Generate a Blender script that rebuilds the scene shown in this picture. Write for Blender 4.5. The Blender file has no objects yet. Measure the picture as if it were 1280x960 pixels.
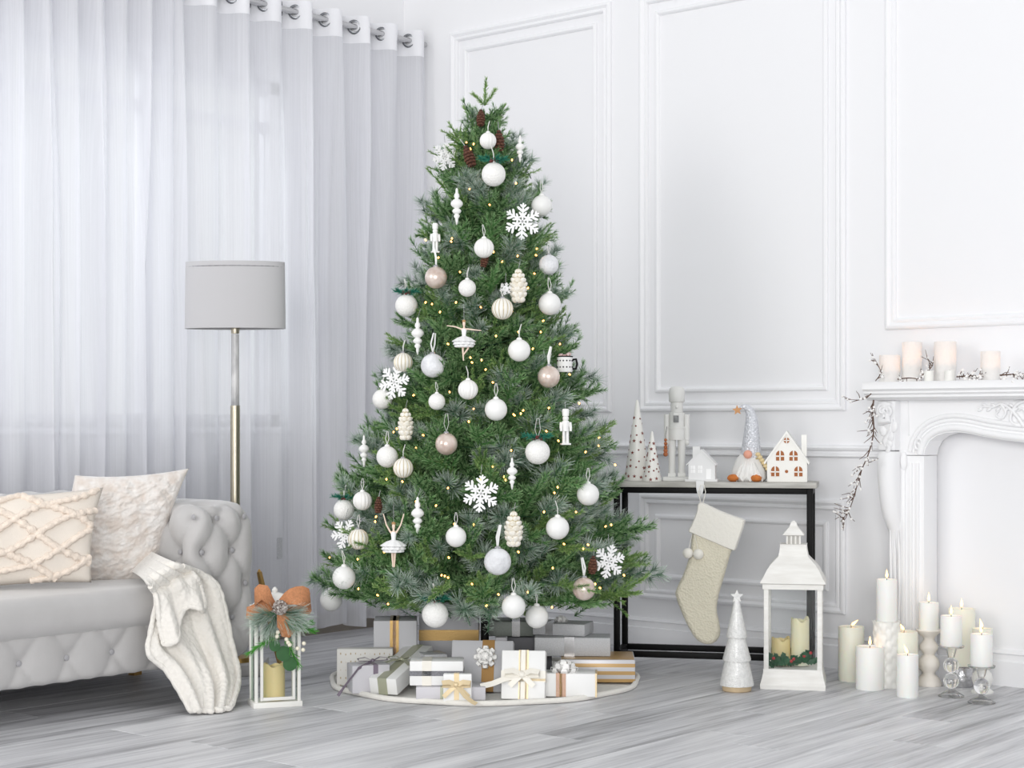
import bpy, bmesh, math, random
import numpy as np
from mathutils import Vector, Matrix
random.seed(7); rng = np.random.default_rng(7)
SC = bpy.context.scene
COL = SC.collection
PI = math.pi

# ------------------------------------------------------------------ camera
CAM = Vector((5.758, -6.147, 1.0)); FPX = 2102.0; HZ = 530.0
YAW = math.radians(39.94)
RT = Vector((math.cos(YAW), math.sin(YAW), 0)); FW = Vector((-math.sin(YAW), math.cos(YAW), 0)); UP = Vector((0, 0, 1))
cd = bpy.data.cameras.new('camera'); cam = bpy.data.objects.new('camera', cd); COL.objects.link(cam)
cam.location = CAM; cam.rotation_euler = (PI/2, 0, YAW)
cd.sensor_width = 36.0; cd.lens = FPX/1280*36.0; cd.shift_y = 50/1280.0; cd.clip_start = .05; cd.clip_end = 200
SC.camera = cam

# ------------------------------------------------------------------ world, light, exposure
world = bpy.data.worlds.new('world'); SC.world = world; world.use_nodes = True
bg = world.node_tree.nodes['Background']; bg.inputs[0].default_value = (.965, .98, 1.0, 1); bg.inputs[1].default_value = .74
def area(name, loc, target, sx, sy, power, col=(1, 1, 1)):
    l = bpy.data.lights.new(name, 'AREA'); l.shape = 'RECTANGLE'; l.size = sx; l.size_y = sy; l.energy = power; l.color = col
    o = bpy.data.objects.new(name, l); COL.objects.link(o); o.location = loc
    o.rotation_euler = (Vector(target)-Vector(loc)).to_track_quat('-Z', 'Y').to_euler(); return o
# big side window of the same room, further along the curtain wall, behind the photographer's left shoulder
area('side_window_light', (.2, -7.2, 2.3), (2.6, -.6, .8), 2.8, 2.4, 105, (1.0, .985, .965))
# unseen fill lamp added behind the camera to brighten lower walls and floor
area('rear_fill_light', (7.6, -9.8, 1.9), (2.0, -.6, .7), 4.6, 2.8, 370, (1.0, .99, .975))
# daylight that falls straight onto the pane behind the curtain
area('daylight_outside_window', (-2.2, -2.6, 2.6), (0, -2.2, 1.7), 4.0, 2.6, 62, (.93, .96, 1.0))
SC.view_settings.view_transform = 'Standard'; SC.view_settings.look = 'None'
SC.view_settings.exposure = 0.06; SC.view_settings.gamma = 1.0; SC.view_settings.use_curve_mapping = False
SC.cycles.use_denoising = True
SC.cycles.max_bounces = 10; SC.cycles.transparent_max_bounces = 24; SC.cycles.transmission_bounces = 8
SC.cycles.caustics_refractive = False; SC.cycles.caustics_reflective = False
SC.cycles.sample_clamp_indirect = 4.0

# ------------------------------------------------------------------ place finding: a photo pixel on a known plane
def ray(px, py): return RT*((px-640)/FPX) + FW + UP*((HZ-py)/FPX)
def atd(px, py, d): return CAM + ray(px, py)*d
def on_z(px, py, z=0.0): return atd(px, py, (1-z)*FPX/(py-HZ))
def on_x(px, py, X): r = ray(px, py); return CAM + r*((X-CAM.x)/r.x)
def on_y(px, py, Y): r = ray(px, py); return CAM + r*((Y-CAM.y)/r.y)
def dz(py, z=0.0): return (1-z)*FPX/(py-HZ)
def hz(py, d): return 1+(HZ-py)*d/FPX
def camv(r, u, f): return RT*r + UP*u + FW*f

# ------------------------------------------------------------------ materials
def c(r, g, b, a=1.0):
    def l(x):
        x /= 255.0
        return x/12.92 if x <= .04045 else ((x+.055)/1.055)**2.4
    return (l(r), l(g), l(b), a)
MATS = {}
def nodes(name):
    m = bpy.data.materials.new(name); m.use_nodes = True; nt = m.node_tree
    return m, nt, nt.nodes, nt.links, nt.nodes['Principled BSDF']
def mat(name, col, rough=.5, metal=0.0, bump=0.0, bscale=60.0, var=0.0, vscale=6.0, col2=None, spec=.5, sheen=0.0, emit=None, estr=0.0, trans=0.0, stretch=None, objvar=0.0, btype='noise', ior=1.45, sub=0.0, coat=0.0):
    if name in MATS: return MATS[name]
    m, nt, N, L, P = nodes(name)
    P.inputs['Base Color'].default_value = col; P.inputs['Roughness'].default_value = rough; P.inputs['Metallic'].default_value = metal
    P.inputs['Specular IOR Level'].default_value = spec; P.inputs['IOR'].default_value = ior
    if sheen: P.inputs['Sheen Weight'].default_value = sheen
    if trans: P.inputs['Transmission Weight'].default_value = trans
    if sub: P.inputs['Subsurface Weight'].default_value = sub; P.inputs['Subsurface Scale'].default_value = .01
    if coat: P.inputs['Coat Weight'].default_value = coat; P.inputs['Coat Roughness'].default_value = .1
    if emit: P.inputs['Emission Color'].default_value = emit; P.inputs['Emission Strength'].default_value = estr
    tc = N.new('ShaderNodeTexCoord'); vec = tc.outputs['Object']
    if stretch:
        mp = N.new('ShaderNodeMapping'); mp.inputs['Scale'].default_value = stretch; L.new(vec, mp.inputs[0]); vec = mp.outputs[0]
    if col2 is not None or var or objvar:
        c2 = col2 if col2 is not None else tuple(min(1, x*(1-var)) for x in col[:3])+(1,)
        mx = N.new('ShaderNodeMix'); mx.data_type = 'RGBA'; mx.inputs[6].default_value = col; mx.inputs[7].default_value = c2
        nz = N.new('ShaderNodeTexNoise'); nz.inputs['Scale'].default_value = vscale; nz.inputs['Detail'].default_value = 5; L.new(vec, nz.inputs['Vector'])
        rp = N.new('ShaderNodeMapRange'); rp.inputs[1].default_value = .35; rp.inputs[2].default_value = .65; L.new(nz.outputs[0], rp.inputs[0])
        L.new(rp.outputs[0], mx.inputs[0]); out = mx.outputs[2]
        if objvar:
            oi = N.new('ShaderNodeObjectInfo'); hs = N.new('ShaderNodeHueSaturation')
            mr = N.new('ShaderNodeMapRange'); mr.inputs[3].default_value = 1-objvar; mr.inputs[4].default_value = 1+objvar
            L.new(oi.outputs['Random'], mr.inputs[0]); L.new(mr.outputs[0], hs.inputs['Value']); L.new(out, hs.inputs['Color']); out = hs.outputs[0]
        L.new(out, P.inputs['Base Color'])
    if bump:
        if btype == 'noise':
            t = N.new('ShaderNodeTexNoise'); t.inputs['Scale'].default_value = bscale; t.inputs['Detail'].default_value = 4; o = t.outputs[0]
        else:
            t = N.new('ShaderNodeTexVoronoi'); t.inputs['Scale'].default_value = bscale; o = t.outputs[0]
        L.new(vec, t.inputs['Vector'])
        b = N.new('ShaderNodeBump'); b.inputs['Strength'].default_value = bump; b.inputs['Distance'].default_value = .004
        L.new(o, b.inputs['Height']); L.new(b.outputs[0], P.inputs['Normal'])
    MATS[name] = m; return m

def mat_sheer(name='sheer_voile'):
    m = bpy.data.materials.new(name); m.use_nodes = True; nt = m.node_tree; N = nt.nodes; L = nt.links; N.clear()
    o = N.new('ShaderNodeOutputMaterial')
    d = N.new('ShaderNodeBsdfDiffuse'); d.inputs[0].default_value = (.90, .90, .925, 1)
    t = N.new('ShaderNodeBsdfTranslucent'); t.inputs[0].default_value = (.92, .925, .95, 1)
    tr = N.new('ShaderNodeBsdfTransparent'); tr.inputs[0].default_value = (.98, .98, 1, 1)
    a = N.new('ShaderNodeMixShader'); a.inputs[0].default_value = .5; L.new(d.outputs[0], a.inputs[1]); L.new(t.outputs[0], a.inputs[2])
    tc = N.new('ShaderNodeTexCoord'); mp = N.new('ShaderNodeMapping'); mp.inputs['Scale'].default_value = (1, 90, .6); L.new(tc.outputs['Object'], mp.inputs[0])
    nz = N.new('ShaderNodeTexNoise'); nz.inputs['Scale'].default_value = 3; nz.inputs['Detail'].default_value = 3; L.new(mp.outputs[0], nz.inputs['Vector'])
    mr = N.new('ShaderNodeMapRange'); mr.inputs[3].default_value = .70; mr.inputs[4].default_value = .86; L.new(nz.outputs[0], mr.inputs[0])
    b = N.new('ShaderNodeMixShader'); L.new(mr.outputs[0], b.inputs[0]); L.new(tr.outputs[0], b.inputs[1]); L.new(a.outputs[0], b.inputs[2])
    L.new(b.outputs[0], o.inputs[0]); return m
def mat_pane(name='window_glass', tint=(.99, .995, .995, 1), fac=.022, rough=.03):
    m = bpy.data.materials.new(name); m.use_nodes = True; nt = m.node_tree; N = nt.nodes; L = nt.links; N.clear()
    o = N.new('ShaderNodeOutputMaterial'); tr = N.new('ShaderNodeBsdfTransparent'); tr.inputs[0].default_value = tint
    g = N.new('ShaderNodeBsdfGlossy'); g.inputs['Roughness'].default_value = rough
    fr = N.new('ShaderNodeLayerWeight'); fr.inputs[0].default_value = .25
    mr = N.new('ShaderNodeMapRange'); mr.inputs[3].default_value = fac*.5; mr.inputs[4].default_value = fac*5; L.new(fr.outputs['Fresnel'], mr.inputs[0])
    b = N.new('ShaderNodeMixShader'); L.new(mr.outputs[0], b.inputs[0]); L.new(tr.outputs[0], b.inputs[1]); L.new(g.outputs[0], b.inputs[2])
    L.new(b.outputs[0], o.inputs[0]); return m
def mat_plank():
    m, nt, N, L, P = nodes('grey_washed_wood')
    tc = N.new('ShaderNodeTexCoord'); oi = N.new('ShaderNodeObjectInfo')
    off = N.new('ShaderNodeCombineXYZ'); ml = N.new('ShaderNodeMath'); ml.operation = 'MULTIPLY'; ml.inputs[1].default_value = 37.0
    L.new(oi.outputs['Random'], ml.inputs[0]); L.new(ml.outputs[0], off.inputs[0]); L.new(ml.outputs[0], off.inputs[1])
    ad = N.new('ShaderNodeVectorMath'); L.new(tc.outputs['Object'], ad.inputs[0]); L.new(off.outputs[0], ad.inputs[1])
    mp = N.new('ShaderNodeMapping'); mp.inputs['Scale'].default_value = (16, 1.5, 4); L.new(ad.outputs[0], mp.inputs[0])
    n1 = N.new('ShaderNodeTexNoise'); n1.inputs['Scale'].default_value = 1.0; n1.inputs['Detail'].default_value = 8; n1.inputs['Roughness'].default_value = .62; n1.inputs['Distortion'].default_value = .5; L.new(mp.outputs[0], n1.inputs['Vector'])
    mp2 = N.new('ShaderNodeMapping'); mp2.inputs['Scale'].default_value = (70, 3.0, 4); L.new(ad.outputs[0], mp2.inputs[0])
    n2 = N.new('ShaderNodeTexNoise'); n2.inputs['Scale'].default_value = 1.0; n2.inputs['Detail'].default_value = 4; L.new(mp2.outputs[0], n2.inputs['Vector'])
    rp = N.new('ShaderNodeValToRGB'); e = rp.color_ramp.elements
    e[0].position = .30; e[0].color = c(138, 138, 141); e[1].position = .66; e[1].color = c(228, 228, 230)
    e2 = rp.color_ramp.elements.new(.47); e2.color = c(196, 196, 199)
    mxn = N.new('ShaderNodeMath'); mxn.operation = 'MULTIPLY_ADD'; mxn.inputs[1].default_value = .35; L.new(n2.outputs[0], mxn.inputs[0])
    sb = N.new('ShaderNodeMath'); sb.operation = 'MULTIPLY'; sb.inputs[1].default_value = .68; L.new(n1.outputs[0], sb.inputs[0]); L.new(sb.outputs[0], mxn.inputs[2])
    pv = N.new('ShaderNodeMapRange'); pv.inputs[3].default_value = -.09; pv.inputs[4].default_value = .07; L.new(oi.outputs['Random'], pv.inputs[0])
    sm = N.new('ShaderNodeMath'); L.new(mxn.outputs[0], sm.inputs[0]); L.new(pv.outputs[0], sm.inputs[1]); L.new(sm.outputs[0], rp.inputs[0])
    # dark knots
    mp3 = N.new('ShaderNodeMapping'); mp3.inputs['Scale'].default_value = (4.2, 1.5, 1); L.new(ad.outputs[0], mp3.inputs[0])
    vo = N.new('ShaderNodeTexVoronoi'); vo.inputs['Scale'].default_value = 1.0; L.new(mp3.outputs[0], vo.inputs['Vector'])
    kr = N.new('ShaderNodeMapRange'); kr.inputs[1].default_value = .02; kr.inputs[2].default_value = .16; kr.inputs[3].default_value = .62; kr.inputs[4].default_value = 1.0; L.new(vo.outputs['Distance'], kr.inputs[0])
    km = N.new('ShaderNodeMix'); km.data_type = 'RGBA'; km.blend_type = 'MULTIPLY'; km.inputs[0].default_value = 1; L.new(rp.outputs[0], km.inputs[6])
    kc = N.new('ShaderNodeCombineColor'); [L.new(kr.outputs[0], kc.inputs[i]) for i in range(3)]; L.new(kc.outputs[0], km.inputs[7])
    L.new(km.outputs[2], P.inputs['Base Color']); P.inputs['Roughness'].default_value = .42
    b = N.new('ShaderNodeBump'); b.inputs['Strength'].default_value = .12; b.inputs['Distance'].default_value = .002; L.new(n2.outputs[0], b.inputs['Height']); L.new(b.outputs[0], P.inputs['Normal'])
    return m

# ------------------------------------------------------------------ mesh building
class MB:
    def __init__(s): s.v = []; s.f = []
    def add(s, vs, fs, M=None):
        k = len(s.v)
        s.v += [tuple(M @ Vector(p)) for p in vs] if M is not None else [tuple(p) for p in vs]
        s.f += [tuple(i+k for i in f) for f in fs]; return s
    def box(s, x0, x1, y0, y1, z0, z1, b=0.0, M=None, seg=2):
        if b <= 0:
            vs = [(x, y, z) for x in (x0, x1) for y in (y0, y1) for z in (z0, z1)]
            return s.add(vs, [(0, 1, 3, 2), (4, 6, 7, 5), (0, 4, 5, 1), (2, 3, 7, 6), (0, 2, 6, 4), (1, 5, 7, 3)], M)
        bm = bmesh.new(); bmesh.ops.create_cube(bm, size=1)
        for v in bm.verts: v.co = Vector(((x0+x1)/2+v.co.x*(x1-x0), (y0+y1)/2+v.co.y*(y1-y0), (z0+z1)/2+v.co.z*(z1-z0)))
        bmesh.ops.bevel(bm, geom=list(bm.edges), offset=b, segments=seg, profile=.5, affect='EDGES')
        bm.verts.index_update(); s.add([v.co for v in bm.verts], [[v.index for v in f.verts] for f in bm.faces], M); bm.free(); return s
    def lathe(s, prof, seg=24, o=(0, 0, 0), M=None, rf=None, rot=0.0, cap=True):
        vs = []; fs = []; n = len(prof)
        for (r, z) in prof:
            for k in range(seg):
                a = rot+2*PI*k/seg; rr = max(r, 1e-5)*(rf(a, z) if rf else 1)
                vs.append((o[0]+rr*math.cos(a), o[1]+rr*math.sin(a), o[2]+z))
        for i in range(n-1):
            for k in range(seg):
                k2 = (k+1) % seg; fs.append((i*seg+k, i*seg+k2, (i+1)*seg+k2, (i+1)*seg+k))
        if cap: fs.append(tuple(range(seg-1, -1, -1))); fs.append(tuple((n-1)*seg+k for k in range(seg)))
        return s.add(vs, fs, M)
    def ball(s, o, r, seg=20, rings=12, M=None, rf=None):
        if not isinstance(r, (tuple, list)): r = (r, r, r)
        vs = [(o[0], o[1], o[2]-r[2])]; fs = []
        for i in range(1, rings):
            t = -PI/2+PI*i/rings
            for k in range(seg):
                a = 2*PI*k/seg; m = rf(a, t) if rf else 1
                vs.append((o[0]+m*r[0]*math.cos(t)*math.cos(a), o[1]+m*r[1]*math.cos(t)*math.sin(a), o[2]+r[2]*math.sin(t)))
        vs.append((o[0], o[1], o[2]+r[2])); T = len(vs)-1
        for k in range(seg):
            k2 = (k+1) % seg; fs.append((0, 1+k2, 1+k)); fs.append((T, T-seg+k, T-seg+k2))
            for i in range(rings-2): fs.append((1+i*seg+k, 1+i*seg+k2, 1+(i+1)*seg+k2, 1+(i+1)*seg+k))
        return s.add(vs, fs, M)
    def tube(s, pts, r, seg=8, M=None, flat=1.0, closed=False):
        pts = [Vector(p) for p in pts]; n = len(pts); rs = r if isinstance(r, (list, tuple)) else [r]*n
        tg = []
        for i in range(n):
            a = pts[(i-1) % n if closed else max(i-1, 0)]; b = pts[(i+1) % n if closed else min(i+1, n-1)]
            t = (b-a); tg.append(t.normalized() if t.length > 1e-9 else Vector((0, 0, 1)))
        u = tg[0].orthogonal().normalized(); vs = []; fs = []
        for i in range(n):
            u = (u-tg[i]*u.dot(tg[i])); u = u.normalized() if u.length > 1e-6 else tg[i].orthogonal().normalized()
            w = tg[i].cross(u)
            for k in range(seg):
                a = 2*PI*k/seg; vs.append(pts[i]+u*(math.cos(a)*rs[i])+w*(math.sin(a)*rs[i]*flat))
        m = n if closed else n-1
        for i in range(m):
            j = (i+1) % n
            for k in range(seg): k2 = (k+1) % seg; fs.append((i*seg+k, i*seg+k2, j*seg+k2, j*seg+k))
        if not closed: fs.append(tuple(range(seg-1, -1, -1))); fs.append(tuple((n-1)*seg+k for k in range(seg)))
        return s.add(vs, fs, M)
    def prism(s, poly, y0, y1, M=None, ax='xz'):
        n = len(poly)
        mk = {'xz': lambda a, b, t: (a, t, b), 'xy': lambda a, b, t: (a, b, t), 'yz': lambda a, b, t: (t, a, b)}[ax]
        vs = [mk(a, b, y0) for a, b in poly]+[mk(a, b, y1) for a, b in poly]
        fs = [tuple(range(n)), tuple(range(2*n-1, n-1, -1))]+[(i, i+n, (i+1) % n+n, (i+1) % n) for i in range(n)]
        return s.add(vs, fs, M)
    def grid(s, fn, nu, nv, cu=False, cv=False, M=None):
        vs = [fn(i/(nu if cu else nu-1), j/(nv if cv else nv-1)) for i in range(nu) for j in range(nv)]; fs = []
        for i in range(nu if cu else nu-1):
            for j in range(nv if cv else nv-1):
                i2 = (i+1) % nu; j2 = (j+1) % nv; fs.append((i*nv+j, i2*nv+j, i2*nv+j2, i*nv+j2))
        return s.add(vs, fs, M)
    def strip(s, pts, wd, w, th=.001, M=None):
        pts = [Vector(p) for p in pts]; n = len(pts); vs = []; fs = []
        ws = w if isinstance(w, (list, tuple)) else [w]*n
        for i in range(n):
            t = (pts[min(i+1, n-1)]-pts[max(i-1, 0)]).normalized(); d = Vector(wd[i] if isinstance(wd, list) else wd)
            d = (d-t*d.dot(t)).normalized(); nn = t.cross(d).normalized()*(th/2)
            for a, b in ((-1, -1), (1, -1), (1, 1), (-1, 1)): vs.append(pts[i]+d*(a*ws[i]/2)+nn*b)
        for i in range(n-1):
            for k in range(4): k2 = (k+1) % 4; fs.append((i*4+k, i*4+k2, i*4+4+k2, i*4+4+k))
        fs.append((3, 2, 1, 0)); fs.append(tuple((n-1)*4+k for k in range(4)))
        return s.add(vs, fs, M)
    def mesh(s, name, m, smooth=True, ang=38):
        me = bpy.data.meshes.new(name); me.from_pydata(s.v, [], s.f); me.update()
        if smooth:
            me.polygons.foreach_set('use_smooth', [True]*len(me.polygons)); me.set_sharp_from_angle(angle=math.radians(ang))
        if m: me.materials.append(m)
        return me
    def build(s, name, m, parent=None, world=False, smooth=True, ang=38, stuff=False, label=None):
        if world and parent is not None:
            mi = parent.matrix_basis.inverted()
            s.v = [tuple(mi @ Vector(p)) for p in s.v]
        return link(name, s.mesh(name, m, smooth, ang), parent, stuff, label)
def link(name, me, parent=None, stuff=False, label=None, M=None):
    o = bpy.data.objects.new(name, me); COL.objects.link(o)
    if parent is not None: o.parent = parent
    if stuff: o['kind'] = 'stuff'
    if label: o['label'] = label
    if M is not None: o.matrix_basis = M
    return o
def thing(name, label, cat, loc=(0, 0, 0), rz=0.0, group=None, scale=1.0):
    o = bpy.data.objects.new(name, None); COL.objects.link(o); o.empty_display_size = .05
    o.location = loc; o.rotation_euler = (0, 0, rz); o.scale = (scale,)*3
    return tag(o, label, cat, group)
def tag(o, label, cat, group=None):
    o['label'] = label; o['category'] = cat
    if group: o['group'] = group
    return o
def struct(o): o['kind'] = 'structure'; return o
def frame(o, x, y, z=None):
    """matrix with origin o and column axes x, y, z"""
    x = Vector(x).normalized(); y = Vector(y); y = (y-x*y.dot(x)).normalized(); z = x.cross(y)
    return Matrix(((x.x, y.x, z.x, o[0]), (x.y, y.y, z.y, o[1]), (x.z, y.z, z.z, o[2]), (0, 0, 0, 1)))
def lerp_path(pts, t):
    n = len(pts)-1; x = min(max(t, 0), 1)*n; i = min(int(x), n-1); f = x-i
    p0, p1, p2, p3 = pts[max(i-1, 0)], pts[i], pts[i+1], pts[min(i+2, n)]
    return (p1*2+(p2-p0)*f+(p0*2-p1*5+p2*4-p3)*f*f+(p1*3-p0-p2*3+p3)*f**3)*.5

# shared materials
WALL = mat('white_wall_paint', c(242, 242, 244), .55, bump=.04, bscale=120)
TRIM = mat('white_trim_paint', c(244, 244, 246), .45)
WHITE = mat('matte_white', c(242, 242, 240), .45)
PLASTER = mat('white_plaster', c(246, 246, 247), .5, bump=.08, bscale=90)
BLACK = mat('black_metal', c(7, 7, 8), .5, spec=.2)
GOLD = mat('brushed_gold', c(196, 160, 96), .32, .85, bump=.05, bscale=200)
SILVER = mat('silver_metal', c(190, 190, 192), .25, .9)
GLASS = mat_pane()
THINGLASS = mat_pane('thin_clear_glass', (1, 1, 1, 1), .16)
CRYSTAL = mat('clear_crystal', (1, 1, 1, 1), .02, trans=1.0, ior=1.45)
FLAME = mat('candle_flame', c(255, 214, 150), .5, emit=c(255, 190, 104), estr=5.0)
WICK = mat('burnt_wick', c(40, 34, 30), .8)
# ================================================================== the room
# ---- floor: base and single planks running along the curtain wall
m = MB().box(-.1, 6.6, -7.2, 0, -.06, -.012); floor = struct(m.build('floor', mat('dark_joint', c(96, 96, 98), .7)))
PL = mat_plank(); PW = .187; PLEN = 1.32
pm = MB().box(-PW/2+.0005, PW/2-.0005, -.5, .5, -.012, 0, .0012, seg=1).mesh('plank', PL, True, 30)
x = -.1; i = 0
while x < 6.0:
    y = -random.random()*PLEN*.999-.05 if i else -.7
    ends = [0.0]
    yy = y
    while yy > -6.2: ends.append(yy); yy -= PLEN
    ends.append(-6.2)
    for a, b in zip(ends[:-1], ends[1:]):
        if a-b < .02: continue
        o = link('plank', pm, floor); o.location = (x+PW/2, (a+b)/2, 0); o.scale = (1, (a-b)-.0012, 1)
    x += PW; i += 1

# ---- back wall with moulded panels
wall_back = struct(MB().box(-.1, 6.6, 0, .12, 0, 3.5).build('wall_back', WALL))
def sweep_frame(x0, x1, z0, z1, prof, y=0.0):
    """picture-frame moulding on the wall Y=y; prof: list of (inset, height)"""
    mb = MB(); n = len(prof); vs = []; fs = []
    for (ins, h) in prof:
        for (xx, zz) in ((x0+ins, z0+ins), (x1-ins, z0+ins), (x1-ins, z1-ins), (x0+ins, z1-ins)): vs.append((xx, y-h, zz))
    for a in range(n-1):
        for k in range(4): k2 = (k+1) % 4; fs.append((a*4+k, (a+1)*4+k, (a+1)*4+k2, a*4+k2))
    return mb.add(vs, fs)
OUTER = [(0, 0), (0, .014), (.006, .020), (.014, .022), (.020, .018), (.026, .012), (.030, .016), (.038, .017), (.044, .010), (.046, 0)]
INNER = [(0, 0), (0, .008), (.006, .014), (.014, .015), (.020, .010), (.024, 0)]
def X_(px, py=500): return on_y(px, py, 0).x
px1 = (X_(565), X_(765)); px2 = (X_(801), X_(1058)); ptop = 2.918; pbot = 1.055
for (a, b) in (px1, px2):
    sweep_frame(a, b, pbot, ptop, OUTER).build('panel_moulding', TRIM, wall_back, ang=25)
    g = .083
    sweep_frame(a+g, b-g, pbot+.083, ptop-.083, INNER).build('panel_bead', TRIM, wall_back, ang=25)
    sweep_frame(a, b, .222, .690, OUTER).build('panel_moulding', TRIM, wall_back, ang=25)
    sweep_frame(a+g, b-g, .222+.09, .690-.09, INNER).build('panel_bead', TRIM, wall_back, ang=25)
sweep_frame(X_(1108), 4.5, 1.378, 3.3, OUTER).build('panel_moulding', TRIM, wall_back, ang=25)
sweep_frame(5.2, 6.5, pbot, ptop, OUTER).build('panel_moulding', TRIM, wall_back, ang=25)
def rail(prof, x0, x1): return MB().prism(prof, x0, x1, ax='yz')
for xa_, xb_ in ((0, 2.62), (4.0, 6.6)):
  o = rail([(0, .862), (-.012, .862), (-.020, .868), (-.020, .876), (-.012, .880), (-.012, .888), (-.026, .894), (-.030, .902), (-.024, .910), (0, .914)], xa_, xb_).build('trim_1' if xa_ == 0 else 'trim_2', TRIM); struct(o)
o = rail([(0, 0), (-.022, 0), (-.022, .092), (-.014, .096), (-.014, .118), (-.020, .124), (-.014, .134), (0, .138)], 0, 6.6).build('baseboard_back', TRIM); struct(o)

# ---- curtain wall with its window
WX = -.10; wy0, wy1, wz0, wz1 = -3.7, -.78, .985, 2.60
mb = MB()
mb.box(WX-.18, WX, wy1, .12, 0, 3.5); mb.box(WX-.18, WX, -7.2, wy0, 0, 3.5); mb.box(WX-.18, WX, wy0, wy1, 0, wz0); mb.box(WX-.18, WX, wy0, wy1, wz1, 3.5)
wall_left = struct(mb.build('wall_left', WALL))
struct(MB().prism([(0, 0), (.016, 0), (.016, .09), (.008, .10), (0, .10)], -7.2, -.02, M=Matrix.Translation((WX, 0, 0)), ax='xz').build('baseboard_left', mat('shade_tinted_skirting', c(150, 142, 132), .6, var=.2)))  # brownish tone puts the shade under the curtain hem into the colour
win = MB(); 
for (a, b, p, q) in ((wy0, wy1, wz0, wz0+.06), (wy0, wy1, wz1-.06, wz1), (wy0, wy0+.06, wz0, wz1), (wy1-.06, wy1, wz0, wz1)): win.box(WX-.14, WX-.06, a, b, p, q, .004)
window = struct(win.build('window_1', TRIM))
nb = 4; ys = [wy0+.06+(wy1-wy0-.12)*k/nb for k in range(nb+1)]
for k in range(1, nb): MB().box(WX-.13, WX-.07, ys[k]-.03, ys[k]+.03, wz0+.06, wz1-.06, .004).build('mullion', TRIM, window)
MB().box(WX-.125, WX-.075, wy0+.06, wy1-.06, 2.36, 2.41, .004).build('transom', TRIM, window)
for k in range(nb):
    for (p, q) in ((wz0+.06, 2.36), (2.41, wz1-.06)): MB().box(WX-.103, WX-.098, ys[k], ys[k+1], p, q).build('pane', GLASS, window)
MB().box(WX-.06, WX+.03, wy0-.03, wy1+.03, wz0-.03, wz0, .004).build('window_sill', TRIM, window)

# ---- curtain rod and two sheer eyelet panels
SHEER = mat_sheer(); HEAD = mat('white_heading_tape', c(240, 240, 244), .8, bump=.2, bscale=300)
RODX, RODZ = .065, 2.883
rod = thing('curtain_rod', 'silver metal curtain pole threaded through the eyelets above the window', 'curtain rod', (RODX, -.02, RODZ))
MB().tube([(0, 0, 0), (0, -5.6, 0)], .014, 12).build('pole', SILVER, rod)
for yy in (-.045, -2.9): MB().tube([(0, yy, 0), (-.16, yy, 0)], .008, 8).build('bracket', SILVER, rod)
ringm = MB().tube([(.029*math.cos(a), 0, .029*math.sin(a)) for a in np.linspace(0, 2*PI, 24, endpoint=False)], .0085, 8, closed=True, flat=.6).mesh('eyelet', mat('pewter_eyelet', c(120, 122, 126), .25, .9))
def curtain(y0, y1, lam, seed, label, amp=.046):
    r = np.random.default_rng(seed); n = int((y1-y0)/.0058); nz = 36; ztop = RODZ+.052; zb = .055
    nw = (y1-y0)/lam; ph = r.uniform(0, 6)
    k1 = [(r.uniform(2, 14), r.uniform(0, 6.28), r.uniform(.3, 1.0)) for _ in range(5)]
    kf = [(r.uniform(24, 75), r.uniform(0, 6.28), r.uniform(.0015, .0045), r.uniform(-1.2, 1.2)) for _ in range(9)]
    def P(u, v):
        z = ztop+(zb-ztop)*v; y = y0+(y1-y0)*u; s = u*nw
        wob = sum(a*math.sin(k*u*2+p+1.7*v) for k, p, a in k1)*.13*min(1, v*2.2)
        A = amp*(1-.25*v)*(1+.35*math.sin(3.1*s+ph)*min(1, v*3))
        w = math.sin(2*PI*(s+wob)); w = math.copysign(abs(w)**.8, w)
        x = RODX+A*w+(.02*v)
        x += sum(a*math.sin(k*(y+.02*q*v)*1.9+p+q*2*v) for k, p, a, q in kf)*min(1, v*4+.1)
        y2 = y+.022*math.cos(2*PI*(s+wob))*min(1, v*3)*math.sin(2*PI*s*.5+ph)
        return (max(x, WX+.022), y2, z+.012*v*math.sin(5*s))
    nh = 4
    body = MB().grid(lambda u, v: P(u, (.128/(ztop-zb))+v*(1-.128/(ztop-zb))), n, nz)
    t = tag(body.build('sheer_curtain', SHEER, ang=80), label, 'curtain', 'sheer eyelet curtains')
    hb = MB().grid(lambda u, v: P(u, v*.128/(ztop-zb)), n, nh).build('heading_band', HEAD, t, ang=80)
    for k in range(int(nw*2)+1):
        s = k*.5; u = s/nw
        if u > .995 or u < .005: continue
        o = link('eyelet', ringm, t); yy = y0+(y1-y0)*u; sg = 1 if k % 2 == 0 else -1
        o.location = (RODX, yy, RODZ); o.rotation_euler = (0, 0, math.radians(90+sg*48-90+0) )
    return t
cR = curtain(-1.64, -.045, .188, 3, 'translucent white sheer curtain panel behind the floor lamp, ending at the corner')
cL = curtain(-4.9, -1.60, .125, 5, 'translucent white sheer curtain panel behind the sofa at the left edge')
mt, nt, N, L, P_ = nodes('printed_care_label'); P_.inputs['Base Color'].default_value = c(225, 225, 228)
tc = N.new('ShaderNodeTexCoord'); br = N.new('ShaderNodeTexNoise'); mp = N.new('ShaderNodeMapping'); mp.inputs['Scale'].default_value = (40, 60, 420); L.new(tc.outputs['Object'], mp.inputs[0]); L.new(mp.outputs[0], br.inputs['Vector'])
rp = N.new('ShaderNodeValToRGB'); rp.color_ramp.elements[0].position = .46; rp.color_ramp.elements[0].color = c(168, 170, 174); rp.color_ramp.elements[1].position = .54; rp.color_ramp.elements[1].color = c(222, 222, 226); L.new(br.outputs[0], rp.inputs[0]); L.new(rp.outputs[0], P_.inputs['Base Color'])
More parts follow.
